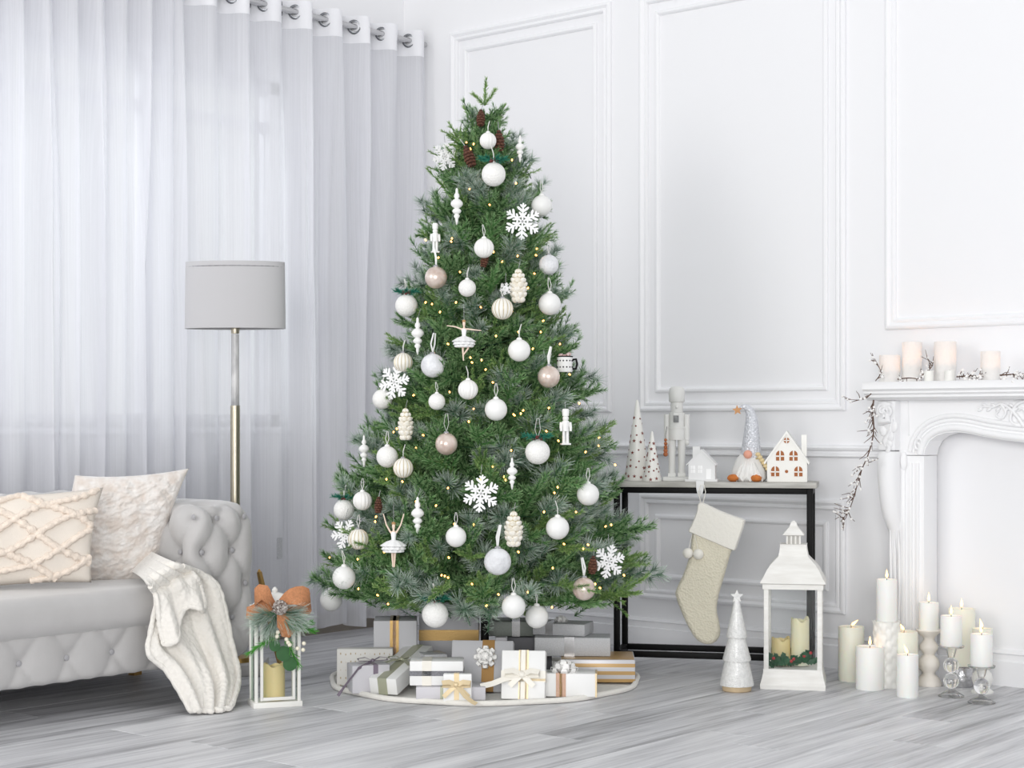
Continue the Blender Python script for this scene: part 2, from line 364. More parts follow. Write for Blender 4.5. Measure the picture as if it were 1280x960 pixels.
p = on_x(350, 686, .14); mb = MB().box(p.x, p.x+.001, p.y-.02, p.y+.014, p.z-.045, p.z+.05); mb.build('care_label', mt, cR)
# ================================================================== sofa
VEL = mat('grey_velvet', c(194, 192, 191), .62, sheen=.5, bump=.10, bscale=180, var=.06, vscale=9)
VELD = mat('velvet_button', c(170, 169, 172), .6, sheen=.4)
def rounded_box(x0, x1, y0, y1, z0, z1, r, step):
    """numpy rounded box: points, normals, quads"""
    idx = {}; P = []; Q = []
    ax = [np.linspace(a, b, max(2, int((b-a)/step)+1)) for a, b in ((x0, x1), (y0, y1), (z0, z1))]
    lim = ((x0, x1), (y0, y1), (z0, z1))
    def vid(p):
        k = (round(p[0]*1e5), round(p[1]*1e5), round(p[2]*1e5))
        if k not in idx: idx[k] = len(P); P.append(p)
        return idx[k]
    for a in range(3):
        b, d = (a+1) % 3, (a+2) % 3
        for s in (0, 1):
            for i in range(len(ax[b])-1):
                for j in range(len(ax[d])-1):
                    q = []
                    for (ii, jj) in ((i, j), (i+1, j), (i+1, j+1), (i, j+1)):
                        p = [0, 0, 0]; p[a] = lim[a][s]; p[b] = ax[b][ii]; p[d] = ax[d][jj]; q.append(vid(tuple(p)))
                    Q.append(tuple(q) if s else tuple(q[::-1]))
    P = np.array(P); lo = np.array([x0+r, y0+r, z0+r]); hi = np.array([x1-r, y1-r, z1-r])
    I = np.clip(P, lo, hi); D = P-I; n = np.linalg.norm(D, axis=1, keepdims=True); n[n < 1e-9] = 1; Nn = D/n
    return I+Nn*r, Nn, Q
def seg_dist(P, a, b):
    a = np.array(a); b = np.array(b); ab = b-a; t = np.clip(((P-a)@ab)/(ab@ab), 0, 1)
    return np.linalg.norm(P-(a+t[:, None]*ab), axis=1)
def tufted(box, r, buttons, segs, step=.011, D=.036, crease=.014, puff=.012):
    P, Nn, Q = rounded_box(*box, r, step)
    db = np.full(len(P), 9.0); ds = np.full(len(P), 9.0)
    for b in buttons: db = np.minimum(db, np.linalg.norm(P-np.array(b), axis=1))
    for a, b in segs: ds = np.minimum(ds, seg_dist(P, a, b))
    disp = -D*np.exp(-(db/.030)**1.6) - crease*np.exp(-(ds/.010)**1.2) + puff*(1-np.exp(-(ds/.05)**2))*(ds < 3)
    P = P+Nn*disp[:, None]
    mb = MB(); mb.v = [tuple(p) for p in P]; mb.f = Q; return mb
SX0, SX1 = .20, .95; SY1 = -1.90; SY0 = -4.15; AT = .31
sofa = thing('sofa', 'pale grey velvet button-tufted sofa in front of the sheer curtain', 'sofa', (.55, (SY0+SY1)/2, 0))
def buttons_on(parent, pts):
    for p, nrm in pts:
        nv = Vector(nrm); M = frame(Vector(p)-nv*.022, nv.orthogonal(), nv.cross(nv.orthogonal()))
        o = MB().ball((0, 0, 0), (.011, .011, .006), 12, 8, M=M).build('button', VELD, parent, world=True)
def arm(ya, yb, inner):           # inner: -1 when the seat lies on the -Y side
    fr = [( .652, (-2.08, -1.945)), (.529, (-2.15, -2.005)), (.402, (-2.085, -1.94)), (.28, (-2.15, -2.005))]
    if inner > 0: fr = [(z, [ya+(yb-y) for y in yy]) for z, yy in [(z, [(-1.90-(-2.21))*0+y+(yb+1.90) for y in ys]) for z, ys in fr]]
    else: fr = [(z, list(yy)) for z, yy in fr]
    F = [[(SX1, y, z) for y in yy] for z, yy in fr]
    yi = ya if inner < 0 else yb
    I = [[(x, yi, .66) for x in (.925, .77, .615, .46)], [(x, yi, .529) for x in (.85, .695, .54, .385)], [(x, yi, .402) for x in (.925, .77, .615, .46)]]
    T = [[(x, (ya+yb)/2+.02*inner, .70) for x in (.85, .695, .54, .385)]]
    bt = []; sg = []
    for rows in (F, I):
        for k in range(len(rows)-1):
            for p in rows[k]:
                for q in rows[k+1]:
                    if abs(p[1]-q[1])+abs(p[0]-q[0]) < .12: sg.append((p, q))
    for p in I[0]:
        for q in T[0]:
            if abs(p[0]-q[0]) < .1: sg.append((p, q))
    for p in F[0]: sg.append((p, (SX1-.05, p[1]+.05, .70))); sg.append((p, (SX1-.05, p[1]-.05, .70)))
    for p in F[3]: sg.append((p, (SX1, p[1]+.07, .14))); sg.append((p, (SX1, p[1]-.07, .14)))
    bpts = [q for rr in F for q in rr]+[q for rr in I for q in rr]+T[0]
    tufted((SX0, SX1, ya, yb, .125, .70), .075, bpts, sg).build('armrest', VEL, sofa, world=True, ang=70)
    buttons_on(sofa, [(q, (1, 0, 0)) for rr in F for q in rr]+[(q, (0, inner, 0)) for rr in I for q in rr])
arm(SY1-AT, SY1, -1); arm(SY0, SY0+AT, 1)
# backrest
bt = []; sg = []; rows = []
for k, z in enumerate((.68, .56, .45)):
    rows.append([(.40, y, z) for y in np.arange(SY0+AT+.05+(.075 if k % 2 else 0), SY1-AT, .15)])
top = [(.30, y, .735) for y in np.arange(SY0+AT+.125, SY1-AT, .15)]
for a, b in ((rows[0], rows[1]), (rows[1], rows[2]), (top, rows[0])):
    for p in a:
        for q in b:
            if abs(p[1]-q[1]) < .1: sg.append((p, q))
bt = [q for rr in rows for q in rr]+top
tufted((SX0, .40, SY0+AT-.06, SY1-AT+.06, .13, .735), .07, bt, sg, step=.014).build('backrest', VEL, sofa, world=True, ang=70)
buttons_on(sofa, [(q, (1, 0, 0)) for q in rows[0][-4:]])
# front rail
rowm = [(.945, y, .205) for y in np.arange(-2.36, SY0+AT, -.187)]
sg = []
for p in rowm:
    for s in (-1, 1): sg.append((p, (.945, p[1]+s*.055, .285))); sg.append((p, (.945, p[1]+s*.055, .12)))
tufted((SX0+.1, .945, SY0+AT-.05, SY1-AT+.05, .125, .30), .02, rowm, sg, step=.010, D=.022, crease=.008, puff=.006).build('front_rail', VEL, sofa, world=True, ang=70)
buttons_on(sofa, [(q, (1, 0, 0)) for q in rowm])
# seat cushion
P, Nn, Q = rounded_box(.36, .975, SY0+AT+.005, SY1-AT-.005, .285, .42, .048, .02)
mb = MB(); P[:, 2] += np.where(P[:, 2] > .36, .010*np.sin(np.clip((P[:, 0]-.36)/.615, 0, 1)*PI), 0); mb.v = [tuple(p) for p in P]; mb.f = Q
mb.build('seat_cushion', VEL, sofa, world=True, ang=70)
GOLDW = mat('gold_foot', c(190, 152, 92), .35, .7)
for (xx, yy) in ((.86, SY1-.07), (.30, SY1-.07), (.86, SY0+.07), (.30, SY0+.07)):
    MB().lathe([(.026, 0), (.034, .13)], 4, rot=PI/4, o=(xx, yy, 0)).build('foot', GOLDW, sofa, world=True)

# ---- cushions
from mathutils import noise as mnoise
def cushion(name, label, cen, right, up, w, h, t, m, extra=None, rough=0.0):
    n = Vector(right).normalized().cross(Vector(up).normalized()).normalized(); rv = Vector(right).normalized(); uv = Vector(up).normalized()
    root = thing(name, label, 'cushion', cen)
    def S(u, v, sgn):
        a = u*2-1; b = v*2-1
        th = t/2*((1-abs(a)**2.4)*(1-abs(b)**2.4))**.42
        x = a*w/2*(1-.075*(1-b*b)*abs(a)**3); y = b*h/2*(1-.075*(1-a*a)*abs(b)**3)
        wr = .004*math.sin(9*a+4*b)*(1-a*a)*(1-b*b)
        if rough:
            nv_ = mnoise.noise(Vector((a*6, b*13+2*mnoise.noise(Vector((a*3, b*3, 5))), sgn)))+.5*mnoise.noise(Vector((a*17, b*30, 3+sgn))); wr += rough*nv_*((1-a**8)*(1-b**8))
        return x, y, (th+wr)*sgn
    def W(u, v, sgn, off=0.0):
        x, y, z = S(u, v, sgn); return rv*x+uv*y+n*(z+off*sgn)
    GU, GV = (130, 110) if rough else (44, 34)
    mb = MB().grid(lambda u, v: W(u, v, 1), GU, GV); k = len(mb.v)
    mb.grid(lambda u, v: W(1-u, v, -1), GU, GV)
    bm = bmesh.new(); me = mb.mesh('cover', m, True, 80); bm.from_mesh(me); bmesh.ops.remove_doubles(bm, verts=bm.verts, dist=.0008); bm.to_mesh(me); bm.free()
    link('cover', me, root)
    if extra: extra(root, W)
    return root
FUR = mat('cream_faux_fur', c(236, 232, 228), .9, bump=.6, bscale=90, var=.1, vscale=22, col2=c(218, 207, 198), sheen=.5)
LINEN = mat('oatmeal_linen', c(232, 223, 212), .9, bump=.25, bscale=240, var=.06)
CORD = mat('peach_chenille', c(244, 229, 214), .95, bump=1.0, bscale=130, var=.14, vscale=60, sheen=.4)
def cords(root, W):
    def cord(fn, r=.0135, n=60):
        q = [fn(k/(n-1)) for k in range(n)]; q = [(a, b) for a, b in q if .015 < a < .985 and .015 < b < .985]
        if len(q) < 4: return
        pts = [W(a, b, 1, .003) for a, b in q]
        MB().tube(pts, [r*(1+.22*math.sin(k*1.9)+.12*math.sin(k*4.7)) for k in range(len(pts))], 7, flat=.75).build('chenille_cord', CORD, root, ang=80)
    for ph in (-.62, -.36, -.10, .16, .42, .68):
        cord(lambda t, ph=ph: (t, ph+t*.62+.045*math.sin(9*t+ph*7)))
    for ph in (.30, .66, 1.02, 1.38):
        cord(lambda t, ph=ph: (t, ph-t*.85+.035*math.sin(8*t+ph*5)))
cushion('lumbar_cushion', 'oatmeal lumbar cushion with raised peach chenille lattice, front one on the sofa', atd(30, 674, 5.84), camv(.90, .04, .34), camv(.06, .95, .24), .50, .340, .13, LINEN, cords)
cushion('fur_cushion', 'cream faux fur square cushion leaning between lumbar cushion and sofa arm', atd(143, 661, 6.20), camv(.90, .05, .30), camv(.27, .93, .12), .415, .44, .15, FUR, rough=.009)

# ---- knitted throw
THR = mat('cream_waffle_knit', c(240, 236, 229), .95, bump=1.0, bscale=62, btype='voronoi', var=.04, sheen=.4)
def sheet(root, name, Lp, Rp, nu, nv, folds, amp, th=.012, hem=True, push=None, flap=False):
    nrm = Vector((.9, -.2, .35)).normalized()
    def P(u, v):
        a = lerp_path(Lp, v); b = lerp_path(Rp, v); p = a.lerp(b, u)
        w = math.sin(2*PI*(folds*u+.12*math.sin(5*v)+.05)); w = math.copysign(abs(w)**.7, w)*.7+.38*math.sin(2*PI*(folds*1.63*u)+2+3*v)
        p = p+nrm*(amp*w*min(1, .25+1.1*v))
        if flap: p = p+Vector((.012*math.sin(3*PI*u)*v, 0, -.030*math.sin(2.6*PI*u+.4)*v*v))
        if push: p = push(p)
        return p
    mb = MB().grid(P, nu, nv); o = mb.build(name, THR, root, world=True, ang=80)
    sol = o.modifiers.new('solid', 'SOLIDIFY'); sol.thickness = th; sol.offset = 0
    if hem:
        edge = [P(0, k/40) for k in range(8, 41)]+[P(k/30, 1) for k in range(1, 31)]+[P(1, 1-k/40) for k in range(1, 33)]
        MB().tube(edge, [th*.85*(1+.12*math.sin(k*2.1)) for k in range(len(edge))], 7).build('hem', THR, root, world=True, ang=80)
    return o
throw = thing('throw_blanket', 'cream waffle knit throw draped off the sofa seat corner onto floor', 'blanket', (1.0, -2.35, 0))
Lp = [on_z(166, 716, .455), on_z(180, 727, .452), on_x(194, 748, 1.00), on_x(188, 785, 1.02), on_x(185, 817, 1.05), on_x(209, 838, 1.09), on_x(226, 862, 1.15), on_x(241, 888, 1.22)]
Rp = [on_z(176, 684, .53), on_z(212, 703, .51), on_x(247, 716, .985), on_x(269, 731, 1.00), on_x(279, 757, 1.02), on_x(289, 802, 1.06), on_x(299, 848, 1.15), on_x(286, 893, 1.27)]
fl = lambda p: Vector((p.x, p.y, max(p.z, .014)))
sheet(throw, 'drape', Lp, Rp, 130, 90, 3.1, .021, push=fl)
Lf = [on_z(178, 716, .47), on_x(193, 742, 1.02), on_x(199, 770, 1.05), on_x(207, 800, 1.08)]
Rf = [on_z(222, 703, .49), on_x(240, 716, 1.02), on_x(252, 728, 1.04), on_x(258, 746, 1.06)]
sheet(throw, 'folded_flap', Lf, Rf, 60, 40, 1.9, .016, flap=True)

# ---- floor lamp
d = 6.78; b = atd(294, 530, d); b.z = 0
lamp = thing('floor_lamp', 'floor lamp with grey drum shade and marble and brass stem behind sofa arm', 'floor lamp', b, YAW)
s = d/FPX
SHADE = mat('grey_linen_shade', c(196, 195, 197), .85, bump=.12, bscale=300, sheen=.2)
MARB = mat('white_marble', c(214, 213, 213), .25, col2=c(120, 120, 124), vscale=16, stretch=(1, 1, .35))
BRASS = mat('antique_brass', c(186, 178, 160), .28, .85)
zt, zb = hz(328, d), hz(411, d); rr = 64*s
MB().lathe([(rr*.985, zb), (rr*.97, zt), (rr*.962, zt), (rr*.977, zb), (rr*.985, zb)], 64, cap=False, M=Matrix.Diagonal((1, .42, 1, 1))).build('lamp_shade', SHADE, lamp)
MB().tube([(rr*.955*math.cos(a), rr*.40*math.sin(a), zt-.02) for a in np.linspace(0, 2*PI, 40, endpoint=False)], .003, 6, closed=True).build('shade_ring', SILVER, lamp)
for a in (0, 2*PI/3, 4*PI/3): MB().tube([(0, 0, zt-.02), (rr*.955*math.cos(a), rr*.40*math.sin(a), zt-.02)], .0025, 6).build('shade_spoke', SILVER, lamp)
MB().lathe([(.016, zb-.02), (.020, zb+.01), (.014, zb+.03), (.014, zb+.16), (.010, zb+.16)], 20).build('socket', BRASS, lamp)
MB().lathe([(.0, zb+.15), (.02, zb+.16), (.03, zb+.19), (.024, zb+.215), (0, zb+.225)], 20).build('bulb', WHITE, lamp)
MB().lathe([(.017, hz(508, d)), (.0155, hz(418, d))], 28).build('marble_stem', MARB, lamp)
MB().lathe([(.0195, .05), (.0195, hz(507, d))], 28).build('brass_stem', BRASS, lamp)
MB().box(-.12, .12, -.12, .12, 0, .045, .004).build('base', mat('grey_marble_base', c(196, 194, 192), .3, var=.2, vscale=12), lamp)
MB().lathe([(.075, .045), (.07, .062), (.02, .066)], 28).build('base_plate', GOLD, lamp)
p = on_x(330, 742, .45); q = on_x(324, 715, .42); r_ = (p-q); foot = q+r_*((q.z-.0)/(q.z-p.z))
st = thing('gold_stake', 'slim gold wooden stick leaning behind the sofa arm beside ribboned lantern', 'stick', (foot.x, foot.y, 0))
MB().tube([foot, p, q], [.010, .013, .011], 4).build('shaft', GOLDW, st, world=True)
MB().lathe([(.011, 0), (.004, .012)], 4, o=q).build('tip', GOLDW, st, world=True)
# ================================================================== christmas tree
TD = 6.55; TC = atd(606, 530, TD); TC.z = 0
def zy(py): return 1+(HZ-py)*TD/FPX
TPROF = [(2.349, .0), (2.246, .055), (2.09, .155), (1.966, .21), (1.717, .262), (1.405, .335), (1.187, .40), (.969, .465), (.782, .53), (.595, .575), (.43, .625), (.35, .58), (.30, .45), (.24, .30)]
def TR(z):
    for (z1, r1), (z0, r0) in zip(TPROF[:-1], TPROF[1:]):
        if z0 <= z <= z1: return r0+(r1-r0)*(z-z0)/(z1-z0)
    return 0.0
tree = thing('christmas_tree', 'tall green artificial Christmas tree with frosted branch tips in the middle', 'christmas tree', TC, YAW)
MB().lathe([(.016, .02), (.016, 1.2), (.008, 2.02)], 12).build('trunk', BLACK, tree)
for k in range(4):
    a = k*PI/2+.5; MB().tube([(0, 0, .10), (.12*math.cos(a), .12*math.sin(a), .06), (.30*math.cos(a), .30*math.sin(a), .02)], .009, 8).build('stand_leg', BLACK, tree)
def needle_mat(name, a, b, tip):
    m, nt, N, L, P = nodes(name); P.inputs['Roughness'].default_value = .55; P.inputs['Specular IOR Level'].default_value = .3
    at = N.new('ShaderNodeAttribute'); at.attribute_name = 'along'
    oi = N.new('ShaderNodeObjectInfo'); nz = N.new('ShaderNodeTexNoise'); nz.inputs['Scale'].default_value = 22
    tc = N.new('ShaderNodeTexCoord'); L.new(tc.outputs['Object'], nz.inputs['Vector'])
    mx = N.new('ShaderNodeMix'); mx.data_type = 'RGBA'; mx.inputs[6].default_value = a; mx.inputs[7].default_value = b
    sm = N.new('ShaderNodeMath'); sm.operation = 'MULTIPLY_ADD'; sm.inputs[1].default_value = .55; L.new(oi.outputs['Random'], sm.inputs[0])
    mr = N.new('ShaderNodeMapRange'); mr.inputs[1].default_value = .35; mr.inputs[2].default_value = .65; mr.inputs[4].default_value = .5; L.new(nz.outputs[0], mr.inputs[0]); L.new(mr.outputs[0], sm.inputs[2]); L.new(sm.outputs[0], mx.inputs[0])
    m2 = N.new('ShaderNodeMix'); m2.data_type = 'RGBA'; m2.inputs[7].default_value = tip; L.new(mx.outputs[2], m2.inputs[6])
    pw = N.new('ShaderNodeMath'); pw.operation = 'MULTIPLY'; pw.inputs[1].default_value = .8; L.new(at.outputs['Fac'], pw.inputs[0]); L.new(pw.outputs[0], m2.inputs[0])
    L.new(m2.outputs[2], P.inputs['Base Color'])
    return m
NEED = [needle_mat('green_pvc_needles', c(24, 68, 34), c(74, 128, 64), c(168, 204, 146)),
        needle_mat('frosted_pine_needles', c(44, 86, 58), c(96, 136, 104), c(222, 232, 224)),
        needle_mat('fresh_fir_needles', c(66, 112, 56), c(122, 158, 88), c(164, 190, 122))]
STEM = mat('brown_stem', c(92, 78, 56), .8)
class Needles:
    def __init__(s): s.v = []; s.f = []; s.a = []
    def needle(s, p, d, ln, w):
        sd = d.cross(Vector((random.uniform(-1, 1), random.uniform(-1, 1), random.uniform(-1, 1)))).normalized()*w
        k = len(s.v); t = p+d*ln
        s.v += [p-sd, p+sd, t+sd*.35, t-sd*.35]; s.a += [0, 0, 1, 1]; s.f.append((k, k+1, k+2, k+3))
    def tip(s, p0, p1, n, ln, w, ang, burst=False):
        ax = (p1-p0); L = ax.length; ax = ax.normalized(); u = ax.orthogonal().normalized(); vv = ax.cross(u)
        for i in range(n):
            t = random.random() if not burst else random.random()**.5
            a = random.random()*2*PI; an = math.radians(ang*(1-.45*t)+random.uniform(-9, 9))
            d = ax*math.cos(an)+(u*math.cos(a)+vv*math.sin(a))*math.sin(an)
            s.needle(p0+ax*(L*t), d, ln*random.uniform(.75, 1.15), w)
        k = len(s.v)                                   # the twig itself
        for p, r in ((p0, .0022), (p1, .0012)):
            for q in range(3): s.v.append(p+(u*math.cos(2.1*q)+vv*math.sin(2.1*q))*r); s.a.append(0)
        for q in range(3): q2 = (q+1) % 3; s.f.append((k+q, k+q2, k+3+q2, k+3+q))
    def mesh(s, name, m):
        me = bpy.data.meshes.new(name); me.from_pydata([tuple(p) for p in s.v], [], s.f)
        at = me.attributes.new('along', 'FLOAT', 'POINT'); at.data.foreach_set('value', s.a); me.materials.append(m); me.update(); return me
def make_branch(kind, ln):
    """a branch along +X, root at origin"""
    N_ = Needles(); pts = [Vector((ln*t, 0, .02*math.sin(t*2))) for t in (0, .35, .7, 1)]
    if kind == 0:
        for k in range(3): N_.tip(pts[k], pts[k+1], 46, .028, .0016, 52)
        for k in range(8):
            t = .22+.74*k/7; a = random.choice((-1, 1)) if k > 1 else (-1)**k
            p = Vector((ln*t, 0, .012)); L = random.uniform(.075, .12)*(1.15-.35*t)
            d = Vector((.72, (1 if k % 2 else -1)*random.uniform(.45, .8), random.uniform(-.15, .75))).normalized()
            N_.tip(p, p+d*L, 54, .026, .0016, 50)
        N_.tip(pts[3], pts[3]+Vector((.05, 0, .01)), 40, .022, .0012, 50)
    elif kind == 1:
        N_.tip(pts[0], pts[2], 50, .03, .001, 60)
        for k in range(6):
            t = .45+.55*k/5; p = Vector((ln*t, 0, .01)); d = Vector((.9, (1 if k % 2 else -1)*random.uniform(.2, .8), random.uniform(-.3, .8))).normalized()
            N_.tip(p, p+d*.045, 50, .052, .00115, 66, True)
    else:
        N_.tip(pts[0], pts[3], 80, .02, .0014, 62)
        for k in range(6):
            t = .35+.6*k/5; p = Vector((ln*t, 0, .008)); d = Vector((.78, (1 if k % 2 else -1)*random.uniform(.4, .7), random.uniform(-.1, .55))).normalized(); L = random.uniform(.07, .105)
            N_.tip(p, p+d*L, 66, .0165, .0019, 58)
        N_.tip(pts[3], pts[3]+Vector((.075, 0, .015)), 70, .016, .0015, 58)
    return N_
BR = []
for kind, n in ((0, 5), (1, 3), (2, 2)):
    for _ in range(n): BR.append((kind, make_branch(kind, .20)))
BMESH = [nd.mesh('branch', NEED[k]) for k, nd in BR]
KIDX = {0: [i for i, b in enumerate(BR) if b[0] == 0], 1: [i for i, b in enumerate(BR) if b[0] == 1], 2: [i for i, b in enumerate(BR) if b[0] == 2]}
places = []
z = .35
while z < 2.26:
    R = TR(z); circ = 2*PI*max(R, .05); n = max(9 if R < .2 else 5, int(circ/.088)); a0 = random.random()*6
    for k in range(n):
        a = a0+2*PI*k/n+random.uniform(-.16, .16); zz = z+random.uniform(-.025, .025)
        reach = TR(min(max(zz, .25), 2.3))*random.uniform(.80, 1.10)*(.96+.06*math.sin(zz*34))+.010
        f = (z-.25)/2.0; el = math.radians(random.uniform(-8, 34)+(-6 if z < .45 else 0)+30*f*f)
        places.append((a, zz, reach, el, random.uniform(-.8, .8), random.uniform(.85, 1.1)*(1-.30*f), random.choices((0, 1, 2), (.54, .31, .15))[0]))
    z += .064
# fill behind the outer layer
inner = []
z = .40
while z < 2.1:
    R = TR(z); n = max(4, int(2*PI*R/.13)); a0 = random.random()*6
    for k in range(n): inner.append((a0+2*PI*k/n, z, R*random.uniform(.55, .78), math.radians(random.uniform(-25, 35)), random.uniform(-1, 1), random.uniform(.9, 1.15), 0))
    z += .075
def bmat(a, zz, reach, el, roll, sc, kind):
    M = Matrix.Rotation(a, 4, 'Z') @ Matrix.Rotation(-el, 4, 'Y') @ Matrix.Rotation(roll, 4, 'X') @ Matrix.Scale(sc, 4)
    tip = M @ Vector((.24, 0, .02)); h = math.hypot(tip.x, tip.y)
    off = Vector((math.cos(a), math.sin(a), 0))*(reach-h)
    return Matrix.Translation(off+Vector((0, 0, zz-tip.z))) @ M
# front half toward the camera is local -Y: the branches that show largest come first
order = sorted(places, key=lambda p: math.sin(p[0])*p[2])
front, rest = order[:296], order[296:]
for p in front:
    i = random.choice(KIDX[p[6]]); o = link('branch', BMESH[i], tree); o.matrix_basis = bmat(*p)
for kk in (0, 1, 2):
    V_ = []; F_ = []; A_ = []; base = 0
    for p in rest+inner:
        if p[6] != kk: continue
        nd = BR[random.choice(KIDX[kk])][1]
        co = np.array([tuple(q) for q in nd.v]); M = np.array(bmat(*p)); co = co@M[:3, :3].T+M[:3, 3]
        V_.append(co); F_ += [tuple(q+base for q in f) for f in nd.f]; A_ += nd.a; base += len(co)
    me = bpy.data.meshes.new('far_foliage'); me.from_pydata(np.concatenate(V_).tolist(), [], F_)
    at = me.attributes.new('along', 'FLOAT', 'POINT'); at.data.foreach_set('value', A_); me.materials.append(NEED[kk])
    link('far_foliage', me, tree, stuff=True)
# leader at the top: three upright fir fingers
def finger(p0, p1, n=110):
    nd = Needles(); nd.tip(Vector(p0), Vector(p1), n, .016, .0016, 52); link('leader_tip', nd.mesh('leader_tip', NEED[2]), tree)
zt = zy(132)
finger((.0, 0, zt), (.005, -.01, zy(100))); finger((.0, 0, zt), (-.045, -.01, zy(118))); finger((0, 0, zt), (.040, -.01, zy(113)))
finger((.03, 0, zy(165)), (.078, -.02, zy(133)), 80); finger((-.03, -.03, zy(168)), (-.08, -.05, zy(138)), 80); finger((-.03, -.03, zy(185)), (-.135, -.06, zy(162)), 90)
finger((-.15, -.1, zy(240)), (-.215, -.14, zy(219)), 80)
finger((.40, -.15, zy(640)), (.475, -.2, zy(622)), 80); finger((.44, -.15, zy(735)), (.54, -.22, zy(762)), 80); finger((.5, -.05, zy(720)), (.62, -.08, zy(716)), 90)

# ---- where a decoration hangs on the surface of the tree
def tree_pt(px, py, out=.02):
    d = TD-.3
    for _ in range(5):
        P = atd(px, py, d); lx = (P-TC).dot(RT); R = TR(min(max(P.z, .26), 2.3))
        d = TD-math.sqrt(max(R*R-lx*lx, 0))-out
    return atd(px, py, d), d

# ---- warm fairy lights
BULB = mat('warm_fairy_bulb', c(255, 214, 150), .4, emit=c(255, 176, 84), estr=7.0)
ls = thing('fairy_light_string', 'string of tiny warm white fairy lights wound through the Christmas tree', 'string lights', TC, YAW)
pts = []
for k in range(700):
    t = k/699; zz = .32+1.9*t; a = t*2*PI*15; r = TR(zz)*.86; pts.append((r*math.cos(a), r*math.sin(a), zz+.012*math.sin(k*.9)))
MB().tube(pts, .0012, 4).build('wire', mat('green_wire', c(20, 60, 34), .6), ls)
bm_ = MB().ball((0, 0, 0), (.0030, .0030, .0046), 8, 6).mesh('bulb', BULB)
BP = [(583,178),(588,186),(592,180),(587,236),(612,256),(645,229),(564,302),(565,298),(617,315),(548,322),(628,327),(671,311),(670,319),(668,342),(647,320),(540,380),(532,378),(550,390),(570,378),(601,384),(640,389),(532,300),(679,401),(648,415),(676,415),(602,450),(588,447),(590,453),(666,436),(607,462),(712,468),(562,490),(517,494),(549,505),(616,478),(592,511),(586,527),(642,518),(651,517),(654,513),(643,519),(686,510),(724,504),(683,539),(492,540),(496,536),(529,544),(698,551),(748,557),(749,547),(732,565),(769,581),(639,563),(503,602),(483,599),(630,596),(632,600),(616,583),(697,609),(693,616),(470,646),(469,652),(592,656),(520,627),(545,632),(561,697),(568,655),(650,660),(735,681),(729,686),(764,656),(757,658),(447,699),(412,697),(448,736),(556,720),(560,722),(552,719),(648,690),(623,743),(608,757),(744,730),(750,735),(780,719),(691,710),(705,680),(690,759),(485,755),(472,744),(600,600),(540,470),(575,340),(620,420),(660,360),(605,225),(640,200),(560,430),(700,430),(560,610),(680,640),(720,640),(480,690),(590,730),(660,740),(520,560)]
mi = ls.matrix_basis.inverted()
for (px, py) in BP:
    P, d = tree_pt(px, py, .012); o = link('bulb', bm_, ls); o.location = mi @ P; o.rotation_euler = (random.uniform(-1, 1), random.uniform(-1, 1), 0)

# ---- brown pine cones on the branches
def cone_scales(mb, L, R, rows, per, droop=.5, sc=1.0):
    for i in range(rows):
        t = (i+.5)/rows; r = R*math.sin(PI*(.18+.80*t))**.75; zz = -L/2+L*t
        for k in range(per):
            a = 2*PI*(k+.5*(i % 2))/per
            u = Vector((math.cos(a), math.sin(a), -droop)); ctr = Vector((r*.62*math.cos(a), r*.62*math.sin(a), zz))
            mb.ball((0, 0, 0), (r*.46*sc, r*.44*sc, L/rows*.52), 8, 5, M=frame(ctr, u, Vector((-math.sin(a), math.cos(a), 0))))
CONEB = mat('brown_pine_cone', c(104, 66, 50), .75, var=.4, vscale=60); CONED = mat('dark_cone_core', c(58, 38, 30), .85)
cb = MB(); cone_scales(cb, .085, .022, 7, 6); CB = cb.mesh('scales', CONEB); cc = MB().lathe([(.004, -.042), (.014, -.02), (.014, .015), (.005, .042)], 10).mesh('core', CONED)
for px, py, lab, sc in ((586, 195, 'dark brown pine cone beside the highest snowflake', 1.0), (624, 176, 'dark brown pine cone right of the topmost bauble', .95), (601, 147, 'small dark brown pine cone nearest the tree top', .8), (473, 631, 'brown pine cone right of the ribbed bauble pair at lower left', .7), (606, 324, 'brown pine cone tucked under the ribbed bauble below big snowflake', .7), (741, 706, 'brown pine cone behind the snowflake at lower right of tree', .8)):
    P, d = tree_pt(px, py, .01); t = thing('pine_cone', lab, 'pine cone', P, random.random()*6, 'brown pine cones on the tree', sc)
    t.rotation_euler = (random.uniform(-.3, .3), random.uniform(-.3, .3), random.random()*6)
    link('core', cc, t); link('scales', CB, t, stuff=True); MB().tube([(0, 0, .04), (.004, .01, .075)], .0015, 6).build('hook', SILVER, t)
# ================================================================== ornaments on the tree
OM = {'matte': mat('pearl_white_bauble', c(240, 240, 238), .38), 'glitter': mat('glittered_white_bauble', c(246, 245, 242), .6, bump=.45, bscale=9, btype='voronoi', var=.04, vscale=30),
      'rib': mat('ribbed_white_bauble', c(242, 241, 238), .45), 'champ': mat('champagne_glass_bauble', c(206, 184, 172), .25, .35, col2=c(232, 218, 208), vscale=1.2, coat=.5),
      'gold': mat('cream_ribbed_bauble', c(243, 240, 232), .4), 'snow': mat('frosted_silver_bauble', c(236, 237, 240), .35, bump=1.0, bscale=4, var=.16, vscale=1.6)}
unit = {}
unit['matte'] = MB().ball((0, 0, 0), 1, 32, 20).mesh('ball', OM['matte']); unit['glitter'] = MB().ball((0, 0, 0), 1, 32, 20).mesh('ball', OM['glitter'])
unit['champ'] = MB().ball((0, 0, 0), 1, 32, 20).mesh('ball', OM['champ']); unit['snow'] = MB().ball((0, 0, 0), 1, 32, 20).mesh('ball', OM['snow'])
rf = lambda a, t: 1-.055*abs(math.cos(7*a))**6
